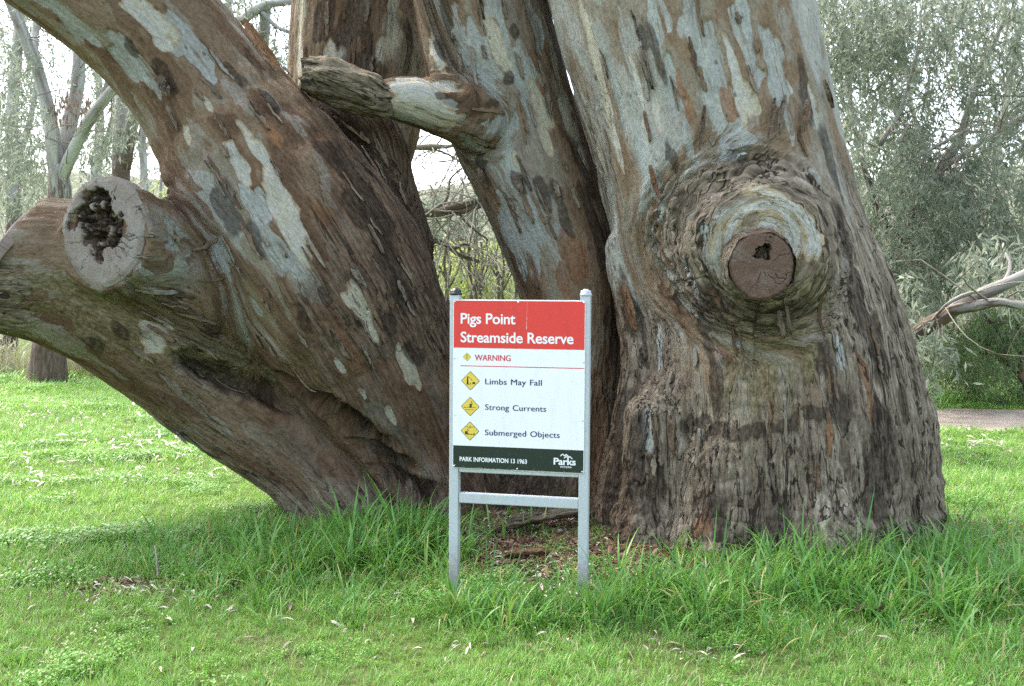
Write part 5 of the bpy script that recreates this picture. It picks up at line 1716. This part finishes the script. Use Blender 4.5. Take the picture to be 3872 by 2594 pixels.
bg_tree('wattle_tree', 'dark green feathery wattle under the leaning limb at the right edge', 'tree', G_(1010, 13.6),
        [[(1030, 412, 13.6, 5), (1026, 385, 13.6, 4), (1008, 362, 13.5, 3.4), (990, 348, 13.4, 3), (975, 335, 13.3, 2)], [(1008, 362, 13.5, 3), (1000, 335, 13.4, 2.4), (985, 315, 13.3, 1.6)], [(1020, 372, 13.5, 3), (1022, 340, 13.4, 2.4), (1012, 310, 13.3, 1.6)]],
        [(985, 345, 62, 30, 12.8, 14.6, 240), (940, 352, 40, 26, 13, 14.6, 70), (1010, 320, 40, 26, 13, 14.6, 120), (1000, 385, 40, 16, 13.8, 14.8, 90)], GREENLEAF, 64, TWIG, L=(0.05, 0.1), W=(0.006, 0.010), droop=0.2, hang=(0.2, 0.5), n_leaf=26, twigs=30)
for k, (px, dd, w_) in enumerate([(926, 16, 1.5), (936, 17, 1.8), (944, 15.5, 1.6), (953, 18, 1.4), (966, 16, 2.2), (972, 16.5, 1.8), (992, 17, 1.6), (1004, 16, 1.3), (1018, 17.5, 1.8)]):
    lab = ['thin dark sapling nearest the big trunk on the right', 'pale sapling second from the big trunk on the right', 'slim sapling in a pair behind the dirt path', 'faint sapling left of the stoutest pair behind the path',
           'stoutest sapling stem behind the dirt path', 'sapling close beside the stoutest one behind the path', 'slender sapling behind the drooping wattle', 'thinnest sapling under the wattle', 'sapling at the right edge behind the path'][k]
    y0 = 301 + 1.4 / dd * FPX + 3
    bg_tree('sapling', lab, 'sapling', G_(px, dd),
            [[(px, y0, dd, w_ * 1.3), (px + 1, 370, dd, w_ * 1.1), (px - 1, 340, dd, w_), (px + 2, 310, dd, w_ * 0.7), (px + 4, 280, dd, w_ * 0.4)], [(px, 350, dd, w_ * 0.5), (px + 8, 330, dd, w_ * 0.4), (px + 12, 312, dd, w_ * 0.25)]],
            [(px, 320, 22, 36, dd - 0.5, dd + 0.5, 26)], GREENLEAF if k % 2 else GREYLEAF, 70 + k, TWIG, L=(0.06, 0.12), W=(0.008, 0.013), twigs=10, droop=0.45, group='thin saplings behind the dirt path')

# far side: a wood that reads as one mass
rng = np.random.default_rng(99)
bag = Bag()
for n_, y0, y1, zt, sz, x0, x1 in ((12000, 17.5, 24, 3.6, 0.8, -18, 16), (26000, 26, 40, 8.5, 1.3, -30, 30), (16000, 44, 75, 8.0, 2.6, -50, 50)):
    x_ = rng.uniform(x0, x1, n_)
    y_ = rng.uniform(y0, y1, n_)
    hz = zt * (0.55 + 0.6 * noise(np.stack([x_ * 0.35, y_ * 0.2, 0 * x_], -1)) + 0.35 * noise(np.stack([x_ * 1.1, y_ * 0.7, 0 * x_ + 4], -1)))
    z_ = rng.uniform(0, 1, n_) ** 0.7 * np.clip(hz, 0.3, 99)
    ok = noise(np.stack([x_ * 1.3, y_ * 0.8, z_ * 1.3], -1)) > -0.12
    if y0 < 20:                                     # the shrub layer leaves the lawn's left half open
        ok &= (x_ > 3.4) | (x_ < -6.5)
    ok &= (np.abs(x_ + y_ * 0.035) > y_ * 0.07) | (y_ > 40)           # a clearing behind the gap between the stems
    C = np.stack([x_, y_, z_], -1)[ok]
    v, f = leaf_cloud(C, len(C), (0.16 * sz, 0.3 * sz), (0.03 * sz, 0.06 * sz), 0.5, rng)
    tint = np.clip(0.5 + 0.5 * noise(C * 0.25) + rng.uniform(-0.3, 0.3, len(C)), 0, 1)
    bag.add(v, f, tint=np.repeat(tint, 4))
link('distant_wood', bag.mesh('distant_wood', False), leafmat('far_leaf', (0.13, 0.15, 0.085), (0.22, 0.24, 0.155), (0.36, 0.35, 0.26), 0.36), kind='stuff')
tag(bpy.data.objects['distant_wood'], 'grey-green scrub and woodland massed beyond the lawn', 'woodland')

# ================================================================== GRASS AND LITTER
def blade(rng, x, y, az, ln, w, lean, curve, seg, tint, bag):
    s = np.linspace(0, 1, seg + 1)
    ang = lean + curve * s ** 1.3
    st = ln / seg
    r = np.concatenate([[0], np.cumsum(np.sin((ang[:-1] + ang[1:]) / 2) * st)])
    z = np.concatenate([[0], np.cumsum(np.cos((ang[:-1] + ang[1:]) / 2) * st)])
    ca, sa = math.cos(az), math.sin(az)
    tw = rng.uniform(-0.5, 0.5)
    sx, sy = -math.sin(az + tw), math.cos(az + tw)
    wid = w * np.minimum(1, (1 - s) * 2.2 + 0.02) * (0.7 + 0.3 * np.minimum(1, s * 4))
    c = np.stack([x + ca * r, y + sa * r, z], -1)
    o = np.stack([sx * wid, sy * wid, 0 * wid], -1)
    V = np.empty((2 * (seg + 1), 3))
    V[0::2], V[1::2] = c - o, c + o
    i = np.arange(seg) * 2
    bag.add(V, np.stack([i, i + 1, i + 3, i + 2], -1), tint=tint)


def tuft(rng, n, rad, ln, w, lean, curve, seg):
    b = Bag()
    for k in range(n):
        a, r = rng.uniform(0, 2 * math.pi), rad * math.sqrt(rng.uniform())
        az = a + rng.normal() * 0.7
        blade(rng, r * math.cos(a), r * math.sin(a), az, rng.uniform(*ln), rng.uniform(*w), rng.uniform(*lean), rng.uniform(*curve), seg, rng.uniform(), b)
    return b.mesh('tuft', True)


def grass_material(name, c0, c1, c2, dry, patch=0.4, dryamt=0.12, trans=0.38):
    m = M(name)
    t = m.attr('tint')
    oi = m.n('ObjectInfo')
    f = m.math('MULTIPLY_ADD', t, 0.5, m.math('MULTIPLY', oi.outputs['Random'], 0.5))
    n = m.noise(oi.outputs['Location'], 0.9, 3)
    f = m.math('ADD', f, m.math('MULTIPLY', m.math('SUBTRACT', n, 0.5), patch * 2), clamp=True)
    col = m.ramp(f, [(0.0, c0), (0.5, c1), (1.0, c2)])
    col = m.mix(m.smooth(m.math('FRACT', m.math('MULTIPLY', t, 7.31)), 1 - dryamt, 1 - dryamt + 0.03), col, dry)
    b = m.n('BsdfPrincipled', {'Base Color': col, 'Roughness': 0.42, 'Specular IOR Level': 0.45})
    tr = m.n('BsdfTranslucent', {'Color': m.mix(0.35, col, (0.35, 0.5, 0.06))})
    mx = m.n('MixShader', {0: trans, 1: b, 2: tr})
    m.t.links.new(mx.outputs[0], m.out.inputs['Surface'])
    return m.mat


def scatter(name, label, cat, meshes, mat, pts, rot, scl, idx):
    """one object of uncountable small growth: copies of a few tufts on points"""
    src = bpy.data.collections.new(name + '_source')
    for k, me in enumerate(meshes):
        if not me.materials:
            me.materials.append(mat)
        src.objects.link(bpy.data.objects.new('%s_%02d' % (name, k), me))
    me = bpy.data.meshes.new(name)
    me.vertices.add(len(pts))
    me.vertices.foreach_set('co', np.asarray(pts, np.float32).ravel())
    for k, ty, key, arr in (('rot', 'FLOAT_VECTOR', 'vector', rot), ('scl', 'FLOAT_VECTOR', 'vector', scl), ('idx', 'INT', 'value', idx)):
        a = me.attributes.new(k, ty, 'POINT')
        a.data.foreach_set(key, np.asarray(arr, np.int32 if ty == 'INT' else np.float32).ravel())
    me.update()
    o = link(name, me, mat, None, 'stuff')
    tag(o, label, cat)
    g = bpy.data.node_groups.new(name + '_scatter', 'GeometryNodeTree')
    g.interface.new_socket('Geometry', in_out='INPUT', socket_type='NodeSocketGeometry')
    g.interface.new_socket('Geometry', in_out='OUTPUT', socket_type='NodeSocketGeometry')
    N = g.nodes.new
    gi, go = N('NodeGroupInput'), N('NodeGroupOutput')
    ci = N('GeometryNodeCollectionInfo')
    ci.inputs['Collection'].default_value = src
    ci.inputs['Separate Children'].default_value = True
    ci.inputs['Reset Children'].default_value = True
    ip = N('GeometryNodeInstanceOnPoints')
    ip.inputs['Pick Instance'].default_value = True

    def named(nm, ty):
        q = N('GeometryNodeInputNamedAttribute')
        q.data_type = ty
        q.inputs['Name'].default_value = nm
        return q.outputs[0]
    e2r = N('FunctionNodeEulerToRotation')
    L_ = g.links.new
    L_(named('rot', 'FLOAT_VECTOR'), e2r.inputs[0])
    L_(gi.outputs[0], ip.inputs['Points'])
    L_(ci.outputs[0], ip.inputs['Instance'])
    L_(named('idx', 'INT'), ip.inputs['Instance Index'])
    L_(e2r.outputs[0], ip.inputs['Rotation'])
    L_(named('scl', 'FLOAT_VECTOR'), ip.inputs['Scale'])
    L_(ip.outputs[0], go.inputs[0])
    o.modifiers.new('scatter', 'NODES').node_group = g
    return o


def in_tree(x, y):
    """inside the footprint of the big tree"""
    r = np.zeros(len(x), bool)
    for px, d, rad in ((777, 6.5, 0.95), (560, 7.05, 0.45), (440, 7.0, 0.45), (342, 6.86, 0.40), (500, 7.0, 0.4)):
        c = P(px, 520, d)
        r |= (x - c[0]) ** 2 + (y - d) ** 2 < rad ** 2
    return r


def on_path(x, y):
    return (x > 3.4) & (np.abs(y - path_line(x)) < 0.95 + 0.35 * noise(np.stack([x * 2, y * 2, 0 * x], -1)))


rng = np.random.default_rng(5)
# bare, littered ground under the tree and about the sign
LITTER = [(PG(525, 560), 0.62, 0.42, 1.0), (PG(600, 585), 0.5, 0.30, 0.9), (PG(690, 560), 0.5, 0.22, 0.7), (PG(430, 640), 0.42, 0.22, 0.75), (PG(128, 585), 0.36, 0.20, 0.8), (PG(330, 615), 0.5, 0.2, 0.55), (PG(880, 622), 0.5, 0.18, 0.6),
          (PG(960, 535), 0.4, 0.2, 0.8), (PG(540, 645), 0.4, 0.12, 0.5), (PG(700, 650), 0.3, 0.12, 0.7), (PG(250, 600), 0.4, 0.15, 0.5), (PG(560, 530), 0.7, 0.3, 1.0), (PG(690, 662), 0.12, 0.10, 0.9)]


def litter_amt(x, y):
    a = np.zeros(len(x))
    for c, rx, ry, k in LITTER:
        a = np.maximum(a, k * np.exp(-((x - c[0]) / rx) ** 2 - ((y - c[1]) / ry) ** 2))
    return a * (0.75 + 0.6 * noise(np.stack([x * 4, y * 4, 0 * x], -1)))


# --- lawn
lawn_t = [tuft(rng, 15, 0.045, (0.035, 0.075), (0.0014, 0.0024), (0.1, 0.7), (0.2, 1.2), 3) for _ in range(5)] + \
         [tuft(rng, 9, 0.06, (0.06, 0.13), (0.0016, 0.0028), (0.1, 0.6), (0.3, 1.3), 4) for _ in range(3)]


def weed(rng):
    b = Bag()
    for k in range(26):
        a, r = rng.uniform(0, 6.28), 0.05 * math.sqrt(rng.uniform())
        h = rng.uniform(0.02, 0.06)
        c = np.array([r * math.cos(a) * 1.4, r * math.sin(a) * 1.4, h])
        n_ = np.linspace(0, 2 * math.pi, 7)[:-1]
        az = rng.uniform(0, 6.28)
        s1, s2 = rng.uniform(0.006, 0.011), rng.uniform(0.004, 0.007)
        e = np.stack([np.cos(n_) * s1 * math.cos(az) - np.sin(n_) * s2 * math.sin(az), np.cos(n_) * s1 * math.sin(az) + np.sin(n_) * s2 * math.cos(az), np.cos(n_) * s1 * rng.uniform(-0.6, 0.6)], -1)
        b.add(c + e, np.arange(6)[None], tint=rng.uniform(0, 0.45))
        st_ = np.array([[c[0] * 0.4 - 0.0008, c[1] * 0.4, 0], [c[0] * 0.4 + 0.0008, c[1] * 0.4, 0], [c[0] + 0.0008, c[1], h], [c[0] - 0.0008, c[1], h]])
        b.add(st_, np.arange(4)[None], tint=0.3)
    return b.mesh('weed', False)


lawn_t += [weed(rng) for _ in range(2)]
PX, SC_l, ID = [], [], []
for y0, y1, dens, s in ((2.6, 5.0, 1050, 0.9), (5.0, 7.5, 720, 1.0), (7.5, 11, 400, 1.2), (11, 19, 260, 1.35)):
    xw = y1 * 0.53 + 0.6
    n = int(dens * 2 * xw * (y1 - y0))
    x = rng.uniform(-xw, xw, n)
    y = rng.uniform(y0, y1, n)
    m = ~in_tree(x, y) & ~on_path(x, y) & (litter_amt(x, y) < rng.uniform(0.25, 0.75, n)) & (rng.uniform(size=n) < 0.82 + 0.5 * noise(np.stack([x * 2.1, y * 2.1, 0 * x + 8], -1)))
    x, y = x[m], y[m]
    z = ground_z(x, y)
    PX.append(np.stack([x, y, z], -1))
    k = s * rng.uniform(0.75, 1.25, len(x)) * (0.85 + 0.5 * noise(np.stack([x * 0.8, y * 0.8, 0 * x], -1)))
    SC_l.append(np.stack([k * (1 + 0.3 * (s - 1)), k * (1 + 0.3 * (s - 1)), k * (0.9 if s > 1.2 else 1.0)], -1))
    wd = noise(np.stack([x * 1.6, y * 1.6, 0 * x + 20], -1)) > rng.uniform(0.12, 0.5, len(x))
    ID.append(np.where(wd, rng.integers(8, 10, len(x)), np.where(rng.uniform(size=len(x)) < 0.8, rng.integers(0, 5, len(x)), rng.integers(5, 8, len(x)))))
PX = np.concatenate(PX)
LAWN = grass_material('lawn_grass', (0.10, 0.24, 0.042), (0.188, 0.41, 0.07), (0.31, 0.52, 0.135), (0.40, 0.36, 0.19), 0.45, 0.10)
scatter('lawn_grass', 'short bright green grass of the lawn all round the tree', 'grass', lawn_t, LAWN, PX,
        np.stack([rng.normal(0, 0.1, len(PX)), rng.normal(0, 0.1, len(PX)), rng.uniform(0, 6.28, len(PX))], -1), np.concatenate(SC_l), np.concatenate(ID))

# --- long grass about the foot of the tree and the sign
long_t = [tuft(rng, 15, 0.075, (0.14, 0.38), (0.0034, 0.0064), (0.05, 0.6), (0.5, 2.2), 8) for _ in range(6)] + \
         [tuft(rng, 9, 0.05, (0.26, 0.52), (0.0040, 0.0072), (0.0, 0.35), (0.4, 2.3), 9) for _ in range(4)]
BANDS = [  # px centre, py, half-widths in px, how many, scale
    (350, 562, 80, 17, 220, 1.15), (400, 545, 60, 14, 130, 1.25), (250, 590, 60, 18, 40, 0.8), (160, 570, 40, 14, 26, 0.8), (205, 548, 40, 12, 20, 0.8),
    (520, 622, 60, 13, 72, 0.9), (458, 613, 18, 8, 28, 0.9), (590, 622, 22, 9, 44, 1.0), (640, 600, 50, 24, 90, 1.0), (720, 600, 60, 22, 110, 1.0), (800, 590, 50, 24, 80, 1.1), (860, 590, 50, 28, 110, 1.15),
    (920, 580, 50, 34, 130, 1.15), (985, 590, 44, 34, 120, 1.1), (1000, 540, 24, 12, 26, 1.0), (760, 570, 30, 10, 22, 1.2), (690, 560, 30, 10, 14, 0.8), (350, 610, 70, 12, 40, 0.7), (440, 570, 30, 16, 34, 0.9), (780, 630, 90, 14, 60, 0.7),
    (540, 575, 50, 12, 14, 0.6), (575, 520, 14, 6, 5, 0.9), (450, 520, 20, 8, 8, 0.9), (345, 535, 34, 8, 30, 0.8), (900, 545, 30, 10, 26, 1.0)]
Q, S_, I_ = [], [], []
for px, py, hx, hy, n, s in BANDS:
    for k in range(int(n * 0.62)):
        q = PG(px + rng.normal() * hx * 0.6, py + rng.normal() * hy * 0.6)
        if in_tree(np.array([q[0]]), np.array([q[1] - 0.02]))[0]:
            continue
        Q.append((q[0], q[1], 0))
        kk = s * rng.uniform(0.42, 0.86)
        S_.append((kk, kk, kk * rng.uniform(0.8, 1.1)))
        I_.append(rng.integers(0, 10))
# green verge behind the path, and at the foot of the scrub on the left
for k in range(420):
    x, y = rng.uniform(3.5, 13), rng.uniform(14.0, 15.6)
    Q.append((x, y, 0)); S_.append((1.3, 1.3, 0.8 + 0.3 * rng.uniform())); I_.append(rng.integers(0, 6))
for k in range(260):
    x, y = rng.uniform(-11, -2), rng.uniform(16.0, 18.5)
    Q.append((x, y, 0)); S_.append((1.3, 1.3, 0.6 + 0.4 * rng.uniform())); I_.append(rng.integers(0, 6))
Q = np.array(Q)
Q[:, 2] = ground_z(Q[:, 0], Q[:, 1])
LONG = grass_material('long_grass', (0.045, 0.16, 0.03), (0.105, 0.285, 0.05), (0.21, 0.41, 0.08), (0.38, 0.33, 0.13), 0.35, 0.06, 0.35)
scatter('long_grass', 'long arching green grass round the foot of the tree and the sign posts', 'grass', long_t, LONG, Q,
        np.stack([rng.normal(0, 0.12, len(Q)), rng.normal(0, 0.12, len(Q)), rng.uniform(0, 6.28, len(Q))], -1), np.array(S_), np.array(I_))

# --- dry tall grass before the scrub on the left
dry_t = [tuft(rng, 16, 0.12, (0.4, 1.0), (0.006, 0.011), (0.0, 0.3), (0.1, 1.0), 5) for _ in range(4)]
DRY = grass_material('dry_grass', (0.20, 0.17, 0.12), (0.33, 0.28, 0.20), (0.46, 0.41, 0.31), (0.15, 0.2, 0.08), 0.3, 0.12, 0.25)
x = np.concatenate([rng.uniform(-12, -4.6, 260), rng.uniform(5.6, 9, 14)])
y = np.concatenate([rng.uniform(17.2, 19.5, 260), rng.uniform(14.2, 15.0, 14)])
scatter('dry_grass', 'pale dry grass standing along the edge of the lawn', 'grass', dry_t, DRY, np.stack([x, y, ground_z(x, y)], -1),
        np.stack([0 * x, 0 * x, rng.uniform(0, 6.28, len(x))], -1), np.repeat(rng.uniform(0.5, 1.0, len(x))[:, None], 3, 1), rng.integers(0, 4, len(x)))


# --- fallen leaves and bark crumbs
def leaf_mesh(rng):
    ln, w = rng.uniform(0.05, 0.10), rng.uniform(0.005, 0.009)
    s = np.linspace(0, 1, 7)
    wid = w * np.sin(np.pi * np.clip(s, 0.02, 0.99)) ** 0.7
    cu = rng.uniform(-1.2, 1.2)
    x, y, z = s * ln, cu * 0.3 * ln * s * (1 - s), 0.012 * np.sin(s * 3.1) * rng.uniform(0.2, 1) + 0.004
    c = np.stack([x - ln / 2, y, z], -1)
    V = np.empty((21, 3))
    V[0::3], V[1::3], V[2::3] = c + np.stack([0 * s, wid, 0.4 * wid], -1), c, c + np.stack([0 * s, -wid, 0.4 * wid], -1)
    i = np.arange(6) * 3
    F = np.concatenate([np.stack([i, i + 1, i + 4, i + 3], -1), np.stack([i + 1, i + 2, i + 5, i + 4], -1)])
    return mk_mesh('leaf', V, F, True, {'tint': ('FLOAT', np.full(21, rng.uniform()))})


LIT = leafmat('litter_leaf', (0.15, 0.10, 0.07), (0.34, 0.28, 0.22), (0.58, 0.53, 0.45), 0.1)
lv = [leaf_mesh(rng) for _ in range(12)]
X, Y = [], []
for (c, rx, ry, k) in LITTER:
    n = int((1100 if c[1] > 5 else 120) * rx * ry * k / 0.4) + 10
    X.append(c[0] + rng.normal(size=n) * rx * 0.75)
    Y.append(c[1] + rng.normal(size=n) * ry * 0.75)
# thrown over the lawn on the left and beyond
for px, py, hx, hy, n in ((110, 455, 150, 26, 150), (60, 480, 120, 20, 60), (190, 440, 120, 22, 110), (980, 450, 40, 16, 60), (60, 420, 80, 14, 60), (300, 640, 300, 40, 8), (800, 650, 200, 30, 6), (60, 655, 60, 24, 16)):
    for k in range(n):
        q = PG(px + rng.normal() * hx * 0.6, max(400, py + rng.normal() * hy * 0.6))
        X.append([q[0]]); Y.append([q[1]])
X, Y = np.concatenate(X), np.concatenate(Y)
ok = ~in_tree(X, Y) & (Y > 2.5)
X, Y = X[ok], Y[ok]
far = np.clip(Y / 7.0, 0.8, 1.5)
scatter('leaf_litter', 'pale fallen gum leaves and bark crumbs lying in the grass', 'leaf litter', lv, LIT,
        np.stack([X, Y, ground_z(X, Y) + rng.uniform(0.004, 0.022, len(X)) + 0.04 * (Y > 7.2)], -1),
        np.stack([rng.normal(0, 0.22, len(X)), rng.normal(0, 0.22, len(X)), rng.uniform(0, 6.28, len(X))], -1), np.repeat((far * rng.uniform(0.6, 1.2, len(X)))[:, None], 3, 1), rng.integers(0, 12, len(X)))


def chip_mesh(rng):
    b = bmesh.new()
    bmesh.ops.create_cube(b, size=1.0)
    sx, sy = rng.uniform(0.02, 0.07), rng.uniform(0.006, 0.02)
    for v in b.verts:
        v.co = Vector((v.co.x * sx * rng.uniform(0.6, 1.1), v.co.y * sy * rng.uniform(0.5, 1.2), v.co.z * 0.005 + 0.004 + 0.012 * (v.co.x * 2) ** 2 * rng.uniform(0, 0.5)))
    me = bpy.data.meshes.new('chip')
    b.to_mesh(me)
    b.free()
    a = me.attributes.new('tint', 'FLOAT', 'POINT')
    a.data.foreach_set('value', np.full(8, rng.uniform(), dtype=np.float32))
    return me


MULCH = leafmat('bark_mulch', (0.045, 0.022, 0.013), (0.115, 0.058, 0.034), (0.24, 0.125, 0.07), 0.0)
X, Y = [], []
for c, rx, ry, n in ((PG(530, 548), 0.75, 0.42, 2600), (PG(640, 552), 0.6, 0.28, 1100), (PG(450, 560), 0.4, 0.2, 350), (PG(560, 525), 0.8, 0.3, 1400), (PG(720, 572), 0.7, 0.14, 900), (PG(860, 575), 0.5, 0.14, 500), (PG(390, 548), 0.5, 0.12, 400), (PG(128, 585), 0.3, 0.14, 60), (PG(960, 530), 0.4, 0.2, 160)):
    X.append(c[0] + rng.normal(size=n) * rx * 0.7)
    Y.append(c[1] + rng.normal(size=n) * ry * 0.7)
X, Y = np.concatenate(X), np.concatenate(Y)
scatter('bark_mulch', 'reddish-brown crumbled bark heaped at the foot of the tree behind the sign', 'bark litter', [chip_mesh(rng) for _ in range(10)], MULCH,
        np.stack([X, Y, ground_z(X, Y) + rng.uniform(0, 0.02, len(X))], -1), np.stack([rng.normal(0, 0.25, len(X)), rng.normal(0, 0.25, len(X)), rng.uniform(0, 6.28, len(X))], -1),
        np.repeat(rng.uniform(0.6, 1.4, len(X))[:, None], 3, 1), rng.integers(0, 10, len(X)))


# --- slabs of shed bark and sticks
def fallen_bark(name, label, cat, px, py, ln, w, az, curl, rust, seed, lift=0.02, rough=0.6, tilt=0.0):
    c = PG(px, py)
    c[2] = float(ground_z(np.array([c[0]]), np.array([c[1]]))[0]) + lift
    r = np.random.default_rng(seed)
    ns, nw = 22, 9
    s, t = np.linspace(-0.5, 0.5, ns), np.linspace(-1, 1, nw)
    S, T_ = np.meshgrid(s, t, indexing='ij')
    q = np.stack([S * 5 + seed, T_ * 2, 0 * S], -1).reshape(-1, 3)
    jag = 1 + 0.35 * noise(np.stack([s * 9 + seed, 0 * s, 0 * s], -1))
    wid = w * jag * np.clip(1.25 - (np.abs(s) * 2) ** 3, 0.2, 1)
    x = S * ln + 0.05 * ln * noise(np.stack([T_.ravel() * 3 + seed, 0 * T_.ravel(), 0 * T_.ravel()], -1)).reshape(S.shape)
    y = T_ * wid[:, None] * math.cos(min(1.2, curl * 0.6))
    z = curl * wid[:, None] * T_ ** 2 + 0.018 * fbm(q, 3).reshape(S.shape) + tilt * S * ln
    ca, sa = math.cos(az), math.sin(az)
    V1 = np.stack([c[0] * 0 + x * ca - y * sa, x * sa + y * ca, z], -1).reshape(-1, 3)
    V1[:, 2] -= V1[:, 2].min()
    V2 = V1 - [0, 0, 0.007]
    n1 = len(V1)
    i, j = np.meshgrid(np.arange(ns - 1), np.arange(nw - 1), indexing='ij')
    a = (i * nw + j).ravel()
    F1 = np.stack([a, a + nw, a + nw + 1, a + 1], -1)
    F2 = F1[:, ::-1] + n1
    b = np.concatenate([np.arange(nw), np.arange(1, ns) * nw + nw - 1, (ns - 1) * nw + np.arange(nw - 2, -1, -1), np.arange(ns - 2, 0, -1) * nw])
    b2 = np.roll(b, -1)
    F3 = np.stack([b, b2, b2 + n1, b + n1], -1)
    G = np.stack([np.tile(y.ravel(), 2), np.zeros(2 * n1), np.tile(x.ravel(), 2)], -1) + seed
    zz = np.zeros(2 * n1)
    me = mk_mesh(name, np.vstack([V1, V2]), np.vstack([F1, F2, F3]), True, {'grain': ('FLOAT_VECTOR', G), 'cover_a': ('FLOAT_VECTOR', np.stack([zz + rough, zz, zz + 0.1], -1)),
                                                                           'cover_b': ('FLOAT_VECTOR', np.stack([zz + rust, zz, zz], -1)), 'umber': ('FLOAT', zz + 0.5)})
    o = link(name, me, BARK)
    o.location = c
    tag(o, label, cat, 'shed bark at the foot of the tree')
    return o


fallen_bark('fallen_bark', 'big dark brown slab of shed bark lying behind the sign posts', 'bark', 545, 538, 0.52, 0.10, R(20), 0.35, 0.35, 3, 0.05, 0.75, 0.12)
fallen_bark('fallen_bark', 'orange-brown curled bark strip between the sign posts', 'bark', 528, 563, 0.24, 0.032, R(14), 0.7, 1.1, 4, 0.03)
fallen_bark('fallen_bark', 'upright rusty bark flake right of the right post', 'bark', 635, 546, 0.16, 0.035, R(75), 0.6, 1.1, 5, 0.03, 0.4, 0.7)
fallen_bark('fallen_bark', 'long dark bark strip lying against the foot of the big trunk', 'bark', 622, 528, 0.62, 0.03, R(6), 0.8, 0.3, 6, 0.03, 0.8)
fallen_bark('fallen_bark', 'brown bark strip poking out left of the left post', 'bark', 480, 541, 0.34, 0.03, R(24), 0.8, 0.4, 7, 0.02, 0.8)
fallen_bark('fallen_bark', 'rusty bark scrap in the grass left of the left post', 'bark', 385, 573, 0.12, 0.035, R(40), 0.5, 1.0, 8, 0.02)
fallen_bark('fallen_bark', 'pale bark scrap in the grass near the lower right corner', 'bark', 872, 615, 0.18, 0.03, R(15), 0.5, 0.2, 10, 0.03)


def stick(label, pts, r0, r1, seed):
    A = spline(np.array(pts), 20)
    c = A.mean(0)
    c[2] = A[:, 2].min() - r1
    V, F, G = tube(A - c, np.linspace(r0, r1, 20), 8, True, 0.002, 30)
    z = np.zeros(len(V))
    me = mk_mesh('fallen_stick', V, F, True, {'grain': ('FLOAT_VECTOR', G + seed), 'low': ('FLOAT', z + 0.3)})
    o = link('fallen_stick', me, TWIG)
    o.location = c
    tag(o, label, 'stick', 'dead sticks on the ground')


def gp(px, py, z):
    q = PG(px, py, 0)
    return (q[0], q[1], z)


stick('thin dead stick lying across the litter behind the left post', [gp(470, 545, 0.04), gp(500, 536, 0.05), gp(540, 530, 0.06), gp(580, 524, 0.05)], 0.010, 0.005, 1)
stick('dark stick lying from the right post to the big trunk', [gp(600, 540, 0.03), gp(630, 531, 0.05), gp(660, 529, 0.06)], 0.012, 0.006, 2)
stick('short pale stick standing in the grass at the lower left', [gp(158, 580, 0.02), gp(157, 579, 0.09), gp(155, 578, 0.16)], 0.006, 0.003, 3)
